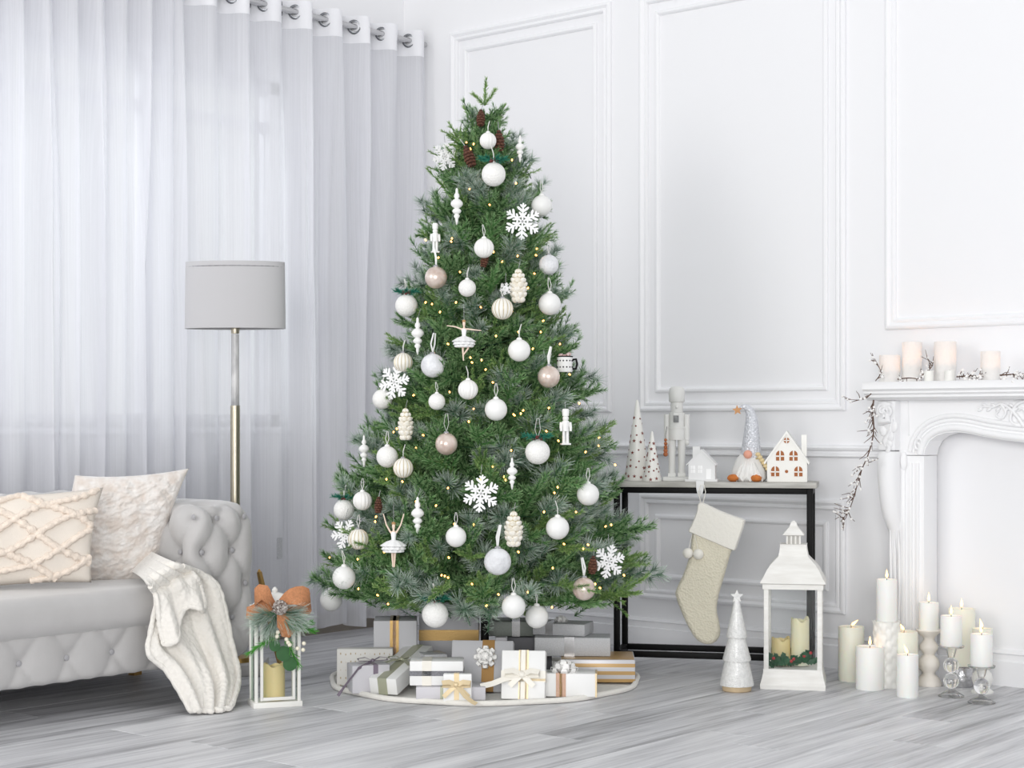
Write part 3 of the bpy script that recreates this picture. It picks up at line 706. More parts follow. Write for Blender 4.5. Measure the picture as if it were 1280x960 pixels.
unit['rib'] = MB().ball((0, 0, 0), 1, 112, 18, rf=rf).mesh('ball', OM['rib'], ang=60); unit['gold'] = MB().ball((0, 0, 0), 1, 112, 18, rf=rf).mesh('ball', OM['gold'], ang=60)
gs = MB()
for k in range(14):
    a = 2*PI*(k+0)/14; gs.tube([(.975*math.cos(t)*math.cos(a), .975*math.cos(t)*math.sin(a), .99*math.sin(t)) for t in np.linspace(-1.35, 1.35, 12)], [.008+.024*math.cos(t) for t in np.linspace(-1.35, 1.35, 12)], 5)
GSTR = gs.mesh('gold_stripes', mat('champagne_gilt', c(214, 198, 160), .35, .5))
capm = MB().lathe([(.24, .93), (.26, 1.02), (.20, 1.12), (.05, 1.15)], 16).mesh('cap', SILVER); capw = MB().lathe([(.24, .93), (.25, 1.04), (.16, 1.15), (.05, 1.17)], 16).mesh('cap', WHITE)
loopm = MB().tube([(0, 0, 1.12), (.16, 0, 1.7), (.05, .2, 2.35), (-.05, .2, 2.35), (-.16, 0, 1.7), (0, 0, 1.12)], .035, 5).mesh('hanging_loop', mat('white_cord', c(226, 226, 222), .8))
ribm = MB().strip([(0, 0, 1.12), (.22, 0, 1.8), (.10, .2, 2.7), (-.10, .2, 2.7), (-.22, 0, 1.8), (0, 0, 1.12)], (0, 1, 0), .16, .02).mesh('ribbon_loop', mat('white_satin_ribbon', c(238, 238, 236), .4))
def sprig_mesh():
    nd = Needles()
    for k in range(7):
        a = k*.9; p = Vector((0, 0, 1.02)); nd.tip(p, p+Vector((math.cos(a), math.sin(a), .28)).normalized()*1.15, 60, .42, .03, 55)
    return nd.mesh('pine_sprig', needle_mat('teal_pine_needles', c(14, 86, 70), c(24, 112, 92), c(60, 140, 116)))
SPR = sprig_mesh(); BER = mat('dark_red_berry', c(112, 44, 44), .4)
berm = MB()
for k in range(5): berm.ball((.3*math.cos(k*1.3), .3*math.sin(k*1.3), 1.10+.08*(k % 2)), .17, 10, 8)
BERM = berm.mesh('berries', BER)
def bauble(kind, px, py, dpx, lab, hang='loop', sprig=False, out=.03):
    P, d = tree_pt(px, py, .065 if sprig else out+.012); r = dpx/2*d/FPX
    t = thing('bauble', lab, 'bauble', P, random.random()*6, 'round baubles on the tree', r)
    link('ball', unit[kind], t)
    if kind == 'gold': link('gold_stripes', GSTR, t, stuff=True)
    link('cap', capm if kind in ('champ', 'snow', 'gold') else capw, t); link('hanging_loop' if hang == 'loop' else 'ribbon_loop', loopm if hang == 'loop' else ribm, t)
    if sprig: link('pine_sprig', SPR, t); link('berries', BERM, t, stuff=True)
    return t
for a in [
 ('rib', 610, 176, 21, 'small ribbed white bauble nearest the tree top'),
 ('glitter', 617, 218, 30, 'glittered white bauble with pine sprig, highest large one', 'loop', True),
 ('matte', 677, 257, 26, 'plain pearl bauble half hidden behind the upper right snowflake'),
 ('rib', 605, 310, 25, 'ribbed white bauble between two snowflakes in upper tree'),
 ('champ', 545, 347, 28, 'champagne bauble highest on the left side of tree', 'ribbon'),
 ('glitter', 584, 360, 22, 'small glittered white bauble right of the highest champagne one'),
 ('snow', 686, 331, 25, 'frosted silver bauble at the upper right edge of tree'),
 ('glitter', 508, 382, 28, 'white bauble with green sprig cap at the upper left edge', 'loop', True),
 ('matte', 687, 380, 28, 'plain white bauble at right edge below the frosted silver one'),
 ('gold', 628, 386, 27, 'gold striped bauble just below the higher white pine cone'),
 ('snow', 541, 457, 30, 'frosted silver bauble left of the arms-out ballerina', 'ribbon'),
 ('matte', 649, 438, 28, 'plain white bauble right of the arms-out ballerina'),
 ('champ', 686, 471, 28, 'champagne bauble hanging below the mug ornament', 'ribbon'),
 ('gold', 504, 453, 24, 'gold striped bauble above the silvery left-hand snowflake'),
 ('glitter', 478, 499, 25, 'textured white bauble at left edge below a snowflake'),
 ('glitter', 546, 502, 21, 'small glittered white bauble left of the ribbed one mid-tree'),
 ('rib', 585, 487, 25, 'ribbed white bauble in the exact middle of the tree'),
 ('matte', 620, 512, 28, 'plain white bauble below right of the middle ribbed one'),
 ('champ', 558, 555, 28, 'champagne bauble lowest on the left half of tree', 'ribbon'),
 ('glitter', 484, 571, 27, 'glittered white bauble touching a gold striped one mid-left'),
 ('gold', 504, 585, 25, 'gold striped bauble directly below a glittered white one mid-left'),
 ('glitter', 672, 565, 31, 'large glittered white bauble with sprig left of small nutcracker', 'ribbon', True),
 ('matte', 735, 618, 28, 'plain white bauble nearest the console table corner'),
 ('glitter', 430, 637, 26, 'white bauble with berry cap at the lower left edge', 'loop', True),
 ('rib', 453, 626, 24, 'ribbed white bauble beside the berry capped one, lower left'),
 ('gold', 448, 674, 26, 'gold striped bauble overlapping the lower left snowflake'),
 ('matte', 570, 671, 26, 'plain white bauble below the large central snowflake'),
 ('snow', 622, 702, 34, 'largest frosted silver bauble on a ribbon in lower tree', 'ribbon'),
 ('matte', 697, 660, 29, 'plain white bauble right of the lower white pine cone'),
 ('champ', 730, 736, 29, 'champagne bauble lowest on the right of the tree', 'ribbon'),
 ('matte', 430, 722, 29, 'plain white bauble at lower left partly behind a branch'),
 ('matte', 414, 750, 28, 'plain white bauble lowest at far left near ribboned lantern'),
 ('glitter', 544, 768, 33, 'big glittered white bauble with berry cap above the gifts', 'loop', True),
 ('matte', 642, 758, 30, 'plain white bauble hanging lowest over the white gifts'),
 ('matte', 671, 771, 29, 'plain white bauble in front of the silver gift stack')]:
    bauble(*a)

# ---- snowflakes
SNOW = mat('white_glitter_plastic', c(244, 244, 244), .45, bump=.3, bscale=300)
def snowflake(px, py, size, lab, tilt=0.0, yaw=0.0, out=.04):
    P, d = tree_pt(px, py, out); R = size/2*d/FPX
    t = thing('snowflake', lab, 'snowflake', P, YAW+yaw, 'snowflakes on the tree'); th = .004
    for k in range(6):
        M = Matrix.Rotation(k*PI/3+tilt, 4, 'Y'); mb = MB()
        hp = [(.05, 0), (.05, .26), (.19, .40), (.22, .50), (.15, .52), (.05, .42), (.05, .50), (.27, .66), (.33, .76), (.27, .81), (.18, .76), (.05, .65), (.05, .74), (.14, .82), (.18, .90), (.12, .93), (.05, .88)]
        poly = [(-a, b) for a, b in hp]+[(-.045, .97), (0, 1.0), (.045, .97)]+hp[::-1]
        mb.prism([(a*R, b*R) for a, b in poly], -th/2, th/2, M=M); mb.build('arm', SNOW, t)
    ring = []
    for k in range(12):
        a = k*PI/6+tilt; rr = R*(.34 if k % 2 == 0 else .27); ring.append((rr*math.sin(a), 0, rr*math.cos(a)))
    MB().tube(ring, .0045, 6, closed=True).build('inner_star', SNOW, t)
    MB().tube([(0, 0, R), (.004, .015, R+.035)], .0008, 5).build('hanging_loop', SILVER, t)
for a in [(556, 196, 36, 'white glitter snowflake highest on the left of tree', .2, .5), (653, 277, 47, 'white glitter snowflake at upper right of tree', .05), (493, 478, 46, 'silvery snowflake half buried at the left edge mid-height', .3, -.5),
          (601, 617, 48, 'large white snowflake in the lower middle of tree', .1), (432, 668, 40, 'white snowflake at lower left beside gold striped bauble', .4, -.3), (761, 702, 44, 'white snowflake at lower right in front of the console', .25, .3), (632, 361, 16, 'tiny white snowflake left of the higher white pine cone', .2, .2)]:
    snowflake(*a)

# ---- spindle drops
def finial(px, py, h, lab, out=.05):
    P, d = tree_pt(px, py, out); L = h*d/FPX; t = thing('spindle_ornament', lab, 'ornament', P, 0, 'white spindle drops on the tree')
    pr = [(.006, .5), (.03, .47), (.035, .36), (.06, .33), (.07, .26), (.04, .21), (.10, .17), (.15, .10), (.15, .04), (.10, -.02), (.05, -.05), (.09, -.08), (.115, -.13), (.09, -.18), (.045, -.21), (.07, -.24), (.075, -.28), (.04, -.33), (.035, -.40), (.012, -.5)]
    MB().lathe([(r*L*1.1, z*L) for r, z in pr][::-1], 20).build('drop', WHITE, t, ang=80); MB().tube([(0, 0, L*.48), (.004, .012, L*.5+.03)], .0008, 5).build('hanging_loop', SILVER, t)
for a in [(571, 258, 46, 'white spindle drop high on the left of the tree'), (650, 186, 34, 'white spindle drop at the upper right near the tree top'), (522, 420, 47, 'white spindle drop left of the arms-out ballerina'), (640, 592, 40, 'white spindle drop above the lower white pine cone'), (522, 645, 48, 'white spindle drop right of the arms-up ballerina'), (455, 564, 40, 'white spindle drop at left edge beside glittered bauble')]: finial(*a)

# ---- white pine cones
WC = mat('white_gilt_cone', c(248, 246, 240), .5, col2=c(232, 224, 206), vscale=90)
def white_cone(px, py, w, h, lab):
    P, d = tree_pt(px, py, .04); t = thing('white_pine_cone', lab, 'pine cone', P, random.random(), 'white pine cones on the tree'); s = d/FPX
    mb = MB(); cone_scales(mb, h*s, w*s/2*1.05, 7, 6, -.9, 1.1); mb.build('scales', WC, t, stuff=True)
    MB().lathe([(.002, -h*s*.5), (w*s*.3, -h*s*.15), (w*s*.32, h*s*.25), (.004, h*s*.5)], 12).build('core', mat('cone_core_gold', c(196, 182, 150), .6), t)
    t.rotation_euler = (PI, 0, 0) if False else (0, 0, 0); MB().tube([(0, 0, h*s*.48), (0, .01, h*s*.5+.03)], .001, 5).build('hanging_loop', SILVER, t)
for a in [(648, 357, 22, 42, 'white gilded pine cone in the upper right of tree'), (507, 530, 19, 40, 'white gilded pine cone on the left of tree'), (642, 661, 23, 44, 'white gilded pine cone in the lower middle of tree')]: white_cone(*a)

# ---- tiny nutcracker ornaments
def mini_soldier(px, py, h, lab):
    P, d = tree_pt(px, py, .05); L = h*d/FPX; t = thing('soldier_ornament', lab, 'ornament', P, YAW+.2, 'white toy soldiers on the tree'); k = L/44
    MB().lathe([(4.2*k, 13*k), (4.6*k, 20*k), (3.5*k, 22*k)], 14).build('hat', WHITE, t); MB().ball((0, 0, 10*k), 4*k, 14, 10).build('head', WHITE, t)
    MB().lathe([(4.2*k, -6*k), (4*k, -1*k), (5*k, 5*k), (4*k, 7*k)], 14).build('torso', WHITE, t)
    for s in (-1, 1):
        MB().tube([(s*5.6*k, 0, 5*k), (s*6.2*k, -1*k, -1*k), (s*6*k, -2*k, -6*k)], [2*k, 1.9*k, 1.6*k], 8).build('arm', WHITE, t)
        MB().lathe([(2.3*k, -21*k), (2.0*k, -17*k), (1.9*k, -5*k)], 10, o=(s*2.3*k, 0, 0)).build('leg', WHITE, t)
    MB().box(-6*k, 6*k, -4*k, 4*k, -23*k, -21*k).build('base', WHITE, t); MB().tube([(0, 0, 22*k), (0, .01, 31*k)], .0008, 5).build('hanging_loop', SILVER, t)
mini_soldier(544, 297, 36, 'small white toy soldier at left edge above a champagne bauble'); mini_soldier(707, 533, 44, 'small white toy soldier on the right side of tree')

# ---- mug ornament
P, d = tree_pt(706, 455, .04); k = d/FPX; t = thing('mug_ornament', 'tiny white dotted mug ornament with red topping at right edge', 'ornament', P, YAW)
MB().lathe([(9*k, -10*k), (9.6*k, -9*k), (9.6*k, 9*k), (8.8*k, 9*k), (8.8*k, 6*k), (1*k, 6*k)], 24).build('cup', WHITE, t)
MB().tube([(9*k*1.05*math.cos(a), 9*k*1.06*math.sin(a), 9.2*k) for a in np.linspace(0, 2*PI, 24, endpoint=False)], .8*k, 6, closed=True).build('rim', BLACK, t)
MB().tube([(9*k, 0, 5*k), (14*k, 0, 6*k), (15.5*k, 0, 0), (14*k, 0, -6*k), (9*k, 0, -6*k)], 1.5*k, 8).build('handle', BLACK, t)
mb = MB()
for q in range(16):
    a = PI+PI*(q % 8)/7; z_ = (-4+8*(q//8))*k; mb.ball((9.6*k*math.cos(a), 9.6*k*math.sin(a), z_), 1.0*k, 6, 4)
mb.build('dots', BLACK, t, stuff=True)
mb = MB(); [mb.ball((random.uniform(-6, 6)*k, random.uniform(-6, 6)*k, 9*k+random.random()*4*k), 2.4*k, 8, 6) for q in range(12)]; mb.build('topping', mat('red_white_topping', c(150, 60, 58), .6, col2=c(240, 230, 226), vscale=220), t, stuff=True)

# ---- ballerina ornaments (one skinned body, tutu as clothing)
SKIN = mat('porcelain_skin', c(236, 214, 196), .5); TULLE = mat('white_tulle', c(246, 246, 246), .8, bump=.5, bscale=160)
def ballerina(px, py, h, lab, arms, kick):
    P, d = tree_pt(px, py, .07); k = h*d/FPX/66.0; t = thing('ballerina_ornament', lab, 'ornament', P, YAW+.1, 'ballerina ornaments on the tree')
    J = {'pel': (0, 0, -2), 'wai': (0, 0, 4), 'che': (0, 0, 11), 'nec': (0, 0, 16), 'hea': (0, 0, 20), 'top': (0, 0, 24)}
    E = [('pel', 'wai'), ('wai', 'che'), ('che', 'nec'), ('nec', 'hea'), ('hea', 'top')]
    R_ = {'pel': 4, 'wai': 2.8, 'che': 3.6, 'nec': 1.5, 'hea': 3.1, 'top': 2.4}
    for s, nm in ((-1, 'l'), (1, 'r')):
        if arms == 'up': ch = [(s*4, 0, 13), (s*9, -1, 22), (s*12, -2, 33), (s*13, -2, 36)]
        else: ch = [(s*4, 0, 13), (s*12, -1, 14+s*-2), (s*21, -2, 14+s*-3), (s*24, -2, 14+s*-3)]
        prev = 'che'
        for q, p in enumerate(ch): n_ = nm+'a%d' % q; J[n_] = p; R_[n_] = (1.6, 1.3, 1.0, .8)[q]; E.append((prev, n_)); prev = n_
        lg = [(s*2, 0, -5), (s*1.6, -1, -16), (s*1.0, -1, -27), (s*.8, -3, -31)]
        if kick and s > 0: lg = [(s*2, 0, -5), (s*6, -4, -13), (s*1, -2, -20), (s*-1, -3, -23)]
        prev = 'pel'
        for q, p in enumerate(lg): n_ = nm+'l%d' % q; J[n_] = p; R_[n_] = (2.6, 2.0, 1.3, 1.0)[q]; E.append((prev, n_)); prev = n_
    ks = list(J); me = bpy.data.meshes.new('body'); me.from_pydata([tuple(x*k for x in J[q]) for q in ks], [(ks.index(a), ks.index(b)) for a, b in E], [])
    o = link('body', me, t); me.materials.append(SKIN); md = o.modifiers.new('skin', 'SKIN'); md.use_smooth_shade = True
    for q, sv in zip(ks, me.skin_vertices[0].data): sv.radius = (R_[q]*k*.8,)*2; sv.use_root = (q == 'pel')
    o.modifiers.new('sub', 'SUBSURF').render_levels = 2
    MB().ball((0, .6*k, 23.5*k), (2.6*k, 2.6*k, 2.4*k), 12, 8).build('hair', mat('dark_blonde_hair', c(178, 140, 96), .7), t)
    MB().lathe([(3.0*k, 2*k), (2.7*k, 5*k), (3.6*k, 11*k), (2.6*k, 13*k)], 16).build('bodice', TULLE, t)
    for q, (r, z_) in enumerate(((16, -4), (15, -8), (13, -11))):
        MB().lathe([(3*k, 3*k), (r*.55*k, 1*k), (r*k, z_*k), (r*.9*k, (z_-1.2)*k), (3*k, -2*k)], 48, rf=lambda a, z__, q=q: 1+.07*math.sin(11*a+q*2)+.04*math.sin(23*a)).build('tutu_layer', TULLE, t, ang=80)
    MB().tube([(0, 0, 25*k), (0, .01, 48*k)], .0007, 5).build('hanging_loop', SILVER, t)
ballerina(580, 423, 60, 'arms-out white ballerina ornament in the middle of the tree', 'out', True)
ballerina(492, 678, 66, 'arms-up white ballerina ornament at lower left of tree', 'up', False)
# ================================================================== tree skirt and gifts
sk = thing('tree_skirt', 'round cream plush tree skirt under the gifts on the floor', 'tree skirt', (TC.x, TC.y, 0), YAW)
PLUSH = mat('cream_plush', c(236, 233, 226), .95, bump=.8, bscale=120, sheen=.4, var=.05)
SR = .595
MB().grid(lambda u, v: ((.03+v*(SR-.03))*math.cos(2*PI*u), (.03+v*(SR-.03))*math.sin(2*PI*u), .0065+.003*math.sin(2*PI*u*9)*v*v), 96, 10, cu=True).build('cloth', PLUSH, sk, ang=80)
MB().tube([((SR+.006*math.sin(11*a))*math.cos(a), (SR+.006*math.sin(11*a))*math.sin(a), .011) for a in np.linspace(0, 2*PI, 120, endpoint=False)], .0105, 8, closed=True).build('fluffy_trim', PLUSH, sk, ang=80)
SKT = .013
PAP = {'grey': mat('grey_paper', c(194, 194, 198), .55, bump=.05, bscale=20), 'lil': mat('pale_lilac_paper', c(210, 208, 213), .5), 'white': mat('white_paper', c(240, 240, 239), .5, bump=.05, bscale=15),
       'silver': mat('silver_grain_paper', c(202, 203, 206), .45, .15, bump=.4, bscale=260, var=.12, vscale=180), 'dark': mat('charcoal_paper', c(112, 112, 118), .5), 'green': mat('grey_green_paper', c(142, 148, 142), .5, .2, bump=.3, bscale=260, var=.1, vscale=150)}
RIBN = {'gold': mat('gold_ribbon', c(178, 146, 92), .35, .55, bump=.15, bscale=160), 'sil': mat('silver_ribbon', c(196, 196, 198), .22, .75), 'pur': mat('mauve_ribbon', c(132, 120, 134), .4, .2), 'sage': mat('sage_satin_ribbon', c(178, 180, 158), .35, .25),
        'cream': mat('cream_satin_ribbon', c(240, 236, 226), .4), 'glit': mat('silver_glitter_ribbon', c(158, 158, 164), .45, .5, bump=1, bscale=400, var=.3, vscale=300), 'rose': mat('rose_gold_ribbon', c(196, 162, 142), .4, .4, bump=.4, bscale=300), 'tan': mat('sheer_gold_ribbon', c(224, 204, 166), .4, .3), 'bronze': mat('bronze_ribbon', c(146, 112, 66), .35, .6), 'pearl': mat('pearl_bow', c(249, 248, 246), .35)}
def dots_paper():
    m_, nt, N, L, P = nodes('gold_fleck_paper'); tc = N.new('ShaderNodeTexCoord'); mp = N.new('ShaderNodeMapping'); mp.inputs['Scale'].default_value = (55, 55, 34); L.new(tc.outputs['Object'], mp.inputs[0])
    v = N.new('ShaderNodeTexVoronoi'); v.inputs['Scale'].default_value = 1; v.inputs['Randomness'].default_value = .15; L.new(mp.outputs[0], v.inputs['Vector'])
    r = N.new('ShaderNodeValToRGB'); r.color_ramp.elements[0].position = .10; r.color_ramp.elements[0].color = c(176, 158, 128); r.color_ramp.elements[1].position = .18; r.color_ramp.elements[1].color = c(214, 212, 208); L.new(v.outputs['Distance'], r.inputs[0]); L.new(r.outputs[0], P.inputs['Base Color']); return m_
def stripe_paper(z0, z1):
    m_, nt, N, L, P = nodes('gold_stripe_paper'); tc = N.new('ShaderNodeTexCoord'); sp = N.new('ShaderNodeSeparateXYZ'); L.new(tc.outputs['Object'], sp.inputs[0])
    mr = N.new('ShaderNodeMapRange'); mr.inputs[1].default_value = z0; mr.inputs[2].default_value = z1; mr.inputs[4].default_value = 3.0; L.new(sp.outputs[2], mr.inputs[0])
    fr = N.new('ShaderNodeMath'); fr.operation = 'FRACT'; L.new(mr.outputs[0], fr.inputs[0]); gt = N.new('ShaderNodeMath'); gt.operation = 'GREATER_THAN'; gt.inputs[1].default_value = .48; L.new(fr.outputs[0], gt.inputs[0])
    mx = N.new('ShaderNodeMix'); mx.data_type = 'RGBA'; mx.inputs[6].default_value = c(196, 160, 106); mx.inputs[7].default_value = c(208, 207, 210); L.new(gt.outputs[0], mx.inputs[0]); L.new(mx.outputs[2], P.inputs['Base Color']); P.inputs['Roughness'].default_value = .35; P.inputs['Metallic'].default_value = .15
    return m_
def rosette(root, o, r, m, M=None):
    for tier, (n, rr, el) in enumerate(((8, 1.0, .30), (7, .92, .75), (5, .85, 1.2))):
        for k in range(n):
            a = 2*PI*k/n+tier*.4; dv = Vector((math.cos(a)*math.cos(el), math.sin(a)*math.cos(el), math.sin(el))); sd = Vector((-math.sin(a), math.cos(a), 0)); up = dv.cross(sd)*-1
            pts = [Vector((0, 0, .1*r))]+[dv*(r*rr*t)+up*(r*.30*math.sin(PI*t*.9+.1)) for t in (.35, .7, .95)]+[dv*(r*rr*1.0)-up*(r*.03)]+[dv*(r*rr*t)-up*(r*.16*math.sin(PI*t)) for t in (.8, .4)]
            Mx = Matrix.Translation(o) @ (M if M is not None else Matrix.Identity(4))
            MB().strip(pts, sd, [r*.25, r*.46, r*.5, r*.44, r*.3, r*.4, r*.4], r*.02, M=Mx).build('bow_loop', m, root)
def tie_bow(root, o, w, m, bw, tails=True, M=None, tl=1.0):
    """flat bow in local XZ facing -Y, centred at o"""
    Mx = Matrix.Translation(o) @ (M if M is not None else Matrix.Identity(4))
    for s in (-1, 1):
        MB().strip([(0, 0, 0), (s*w*.5, -w*.16, w*.22), (s*w, -w*.12, w*.16), (s*w*.98, -w*.06, -.02*w), (s*w*.5, -w*.04, -w*.04), (0, 0, 0)], (0, .5, 1), bw, .001, M=Mx).build('bow_loop', m, root)
        if tails: MB().strip([(0, -.002, 0), (s*w*.5*tl, -w*.10, -w*.45*tl), (s*w*1.0*tl, -w*.06, -w*.95*tl)], (1, 0, .7*s), bw*.9, .001, M=Mx).build('bow_tail', m, root)
    MB().ball((0, -w*.06, 0), (bw*.6, bw*.4, bw*.55), 10, 8, M=Mx).build('bow_knot', m, root)
def gift(lab, px0, px1, ytop, d, depth, paper, z0=SKT, yaw=0.0, ribs=(), lean=0.0, ztop=None, pm=None):
    """box whose front face spans px0..px1 at distance d and reaches up to photo row ytop"""
    s = d/FPX; w = (px1-px0)*s; h = (hz(ytop, d)-z0)/math.cos(lean); b = atd((px0+px1)/2, 530, d); b.z = z0
    t = thing('gift_box', lab, 'gift', b, YAW+yaw, 'wrapped gifts under the tree'); t.rotation_euler = (-lean, 0, YAW+yaw)
    MB().box(-w/2, w/2, 0, depth, 0, h, min(.004, h*.1)).build('box', pm or PAP[paper], t)
    e = .0012
    for kind, pos, rw, m_ in ribs:
        if kind == 'v': x = -w/2+w*pos; MB().box(x-rw/2, x+rw/2, -e, depth+e, -.0, h+e).build('ribbon', RIBN[m_], t)
        else: z_ = h*pos; MB().box(-w/2-e, w/2+e, -e, depth+e, z_-rw/2, z_+rw/2).build('ribbon', RIBN[m_], t)
    t['w'] = w; t['h'] = h; return t, w, h
# back row
gift('tall grey gift with gold vertical ribbon behind the fleck-patterned gift', 467, 521, 776, 6.42, .17, 'grey', ribs=(('v', .48, .034, 'gold'), ('v', .48, .012, 'rose')), yaw=.05)
gift('large grey gift with gold horizontal ribbon left of the tree trunk', 524, 598, 752, 6.62, .22, 'grey', ribs=(('h', .54, .042, 'gold'),))
gift('dark charcoal gift behind the white gold-tied gift, at bottom of stack', 634, 690, 797, 6.64, .16, 'dark')
gift('grey-green gift with dark shiny ribbon right of the tree trunk', 609, 667, 777, 6.66, .15, 'green', z0=hz(797, 6.64)+.002, ribs=(('v', .62, .032, 'sil'),))
t, w, h = gift('small pale gift between tree trunk and charcoal gift', 619, 633, 797, 6.50, .05, 'lil')
# right stack
pmz = stripe_paper(0, hz(824.5, 6.42)-SKT)
t, w, h13 = gift('gold and white striped gift at the bottom right under silver gifts', 700, 794, 824.5, 6.42, .24, 'grey', pm=pmz, yaw=-.04)
zA = SKT+h13+.001
t, w, h = gift('silver grained gift with silver ribbon on top of the striped gift', 668, 763, 797, 6.50, .14, 'silver', z0=zA, ribs=(('v', .46, .040, 'sil'),), yaw=-.05); zB = zA+h+.001
t, w, h = gift('smaller silver gift with ribbon at the top of the silver stack', 664, 732, 779.5, 6.55, .13, 'silver', z0=zB, ribs=(('v', .32, .030, 'sil'),), yaw=-.32)
rosette(t, (-w*.05, .07, h), .028, RIBN['pearl'])
# left group
gift('gold fleck patterned pale gift standing at the left edge of skirt', 421, 491, 811, 6.34, .05, 'lil', pm=dots_paper(), yaw=.04)
t, w, h = gift('small lilac gift with mauve bow in front of fleck-patterned gift', 440, 488, 831.5, 6.17, .10, 'lil', yaw=.30, ribs=(('v', .62, .018, 'pur'),))
tie_bow(t, (w*.12, .05, h+.008), .055, RIBN['pur'], .014, tails=False, M=Matrix.Rotation(-PI/2+.5, 4, 'X')); MB().strip([(w*.05, .03, h+.008), (-w*.35, -.01, h-.008), (-w*.75, -.035, .035), (-w*.95, -.05, .004)], (.6, .3, .6), .012, .001).build('bow_tail', RIBN['pur'], t)
# long white gift leaning back over the others
A = on_z(480, 868, SKT); ax = (atd(531, 812, 6.30)-atd(481, 858, 5.98)).normalized(); Ls = .335
rt = ax.cross(UP).normalized(); upv = rt.cross(ax).normalized(); t = thing('gift_box', 'long narrow white gift with sage ribbon leaning up to the right', 'gift', A, 0, 'wrapped gifts under the tree')
M = frame((0, 0, 0), rt, ax); sh = Vector((0, 0, 0)); M = Matrix.Translation(UP*.012*0) @ M
MB().box(-.055, .055, 0, Ls, 0, .062, .003, M=M).build('box', PAP['white'], t)
MB().box(-.020, .016, -.0012, Ls+.001, -.001, .0635, M=M).build('ribbon', RIBN['sage'], t)
tie_bow(t, M @ Vector((0, Ls*.52, .066)), .055, RIBN['sage'], .016, M=M.to_3x3().to_4x4() @ Matrix.Rotation(-PI/2, 4, 'X'))
# middle
t, w, h = gift('large grey gift leaning back with bronze ribbon and pearl bow', 562, 640, 803, 6.20, .05, 'grey', lean=.32, ribs=(('v', .60, .046, 'bronze'),), yaw=-.10)
rosette(t, (w*.06, -.004, h*.66), .044, RIBN['pearl'], M=Matrix.Rotation(PI/2, 4, 'X'))
gift('silver knit-textured gift peeking out beside the large leaning gift', 530, 560, 818, 6.28, .10, 'silver', yaw=.3)
t, w, h7 = gift('flat grey gift lying under the white silver-banded gift', 520, 607, 859, 6.00, .12, 'lil', yaw=.03, ribs=(('v', .40, .026, 'sage'),))
t, w, h = gift('white gift with silver glitter band on top of flat grey gift', 512, 579, 826.5, 6.02, .11, 'white', z0=SKT+h7+.002, ribs=(('h', .50, .018, 'glit'), ('v', .32, .034, 'cream')))
t, w, h = gift('small square white gift with sheer gold bow at the very front', 554, 589.5, 842.5, 5.965, .025, 'white', yaw=-.02, ribs=(('v', .47, .018, 'tan'),))
tie_bow(t, (-.004, -.004, h*.62), .050, RIBN['tan'], .018, tl=.9)
MB().strip([(.0, -.006, h*.6), (.03, -.03, h*.25), (.055, -.05, .01), (.07, -.06, .004)], (1, .3, .3), .016, .001).build('bow_tail', RIBN['tan'], t)
t, w, h = gift('white gift standing upright with gold bands and cream bow', 626, 681, 814.5, 6.03, .06, 'white', lean=.20, yaw=-.10, ribs=(('v', .42, .008, 'tan'), ('v', .58, .012, 'tan'), ('v', .50, .026, 'cream'), ('h', .47, .040, 'cream'), ('h', .40, .008, 'tan')))
tie_bow(t, (-.004, -.006, h*.5), .062, RIBN['cream'], .022, tl=.7); MB().strip([(-.01, -.008, h*.48), (-.06, -.012, h*.42), (-.11, -.02, h*.30), (-.15, -.03, h*.24)], (0, .2, 1), .020, .001).build('bow_tail', RIBN['cream'], t)
t, w, h = gift('white gift with rose gold ribbon and large pearl bow at front right', 680, 746, 842, 6.08, .10, 'white', yaw=-.06, ribs=(('v', .32, .036, 'rose'), ('v', .32, .010, 'gold'), ('v', .985, .006, 'tan')))
rosette(t, (-w*.12, .04, h), .052, RIBN['pearl'])
# ================================================================== console table and what stands on it
CB = .06                                        # lower bars sit this far above the floor
cl_ = atd(767, 530, 6.80); cr_ = atd(1016, 530, 6.63)
cdir = (cr_-cl_); cdir.z = 0; CW = cdir.length; cdir.normalize(); CYAW = math.atan2(cdir.y, cdir.x)
CH = .768; CDP = .24; LT = .024
con = thing('console_table', 'narrow black metal console table with pale grey wooden top by wall', 'table', (cl_.x, cl_.y, 0), CYAW)
MB().box(-.015, CW+.015, -.012, CDP+.012, CH-.022, CH, .002).build('table_top', mat('pale_grey_wood', c(196, 194, 188), .5, col2=c(168, 166, 160), vscale=4, stretch=(2, 14, 14)), con)
for x0 in (0, CW-LT):
    for y0 in (0, CDP-LT): MB().box(x0, x0+LT, y0, y0+LT, 0, CH-.022, .0015).build('leg', BLACK, con)
for y0 in (0, CDP-LT):
    MB().box(LT, CW-LT, y0, y0+LT, CH-.046, CH-.022, .0015).build('top_bar', BLACK, con)
    MB().box(LT, CW-LT, y0, y0+LT, CB, CB+LT, .0015).build('lower_bar', BLACK, con)
for x0 in (0, CW-LT):
    MB().box(x0, x0+LT, LT, CDP-LT, CB, CB+LT, .0015).build('lower_bar', BLACK, con); MB().box(x0, x0+LT, LT, CDP-LT, CH-.046, CH-.022, .0015).build('top_bar', BLACK, con)
def on_console(px, back):
    """point on the table top: photo column px, distance back from the front edge"""
    r = ray(px, 530); r.z = 0; n = Vector((-cdir.y, cdir.x, 0)); o = cl_+n*back
    t = (o-CAM).dot(n)/r.dot(n); p = CAM+r*t; p.z = CH; return p, t
CER = mat('white_ceramic', c(240, 239, 234), .35)
HOLE = mat('reddish_star_cutout', c(128, 68, 60), .8)
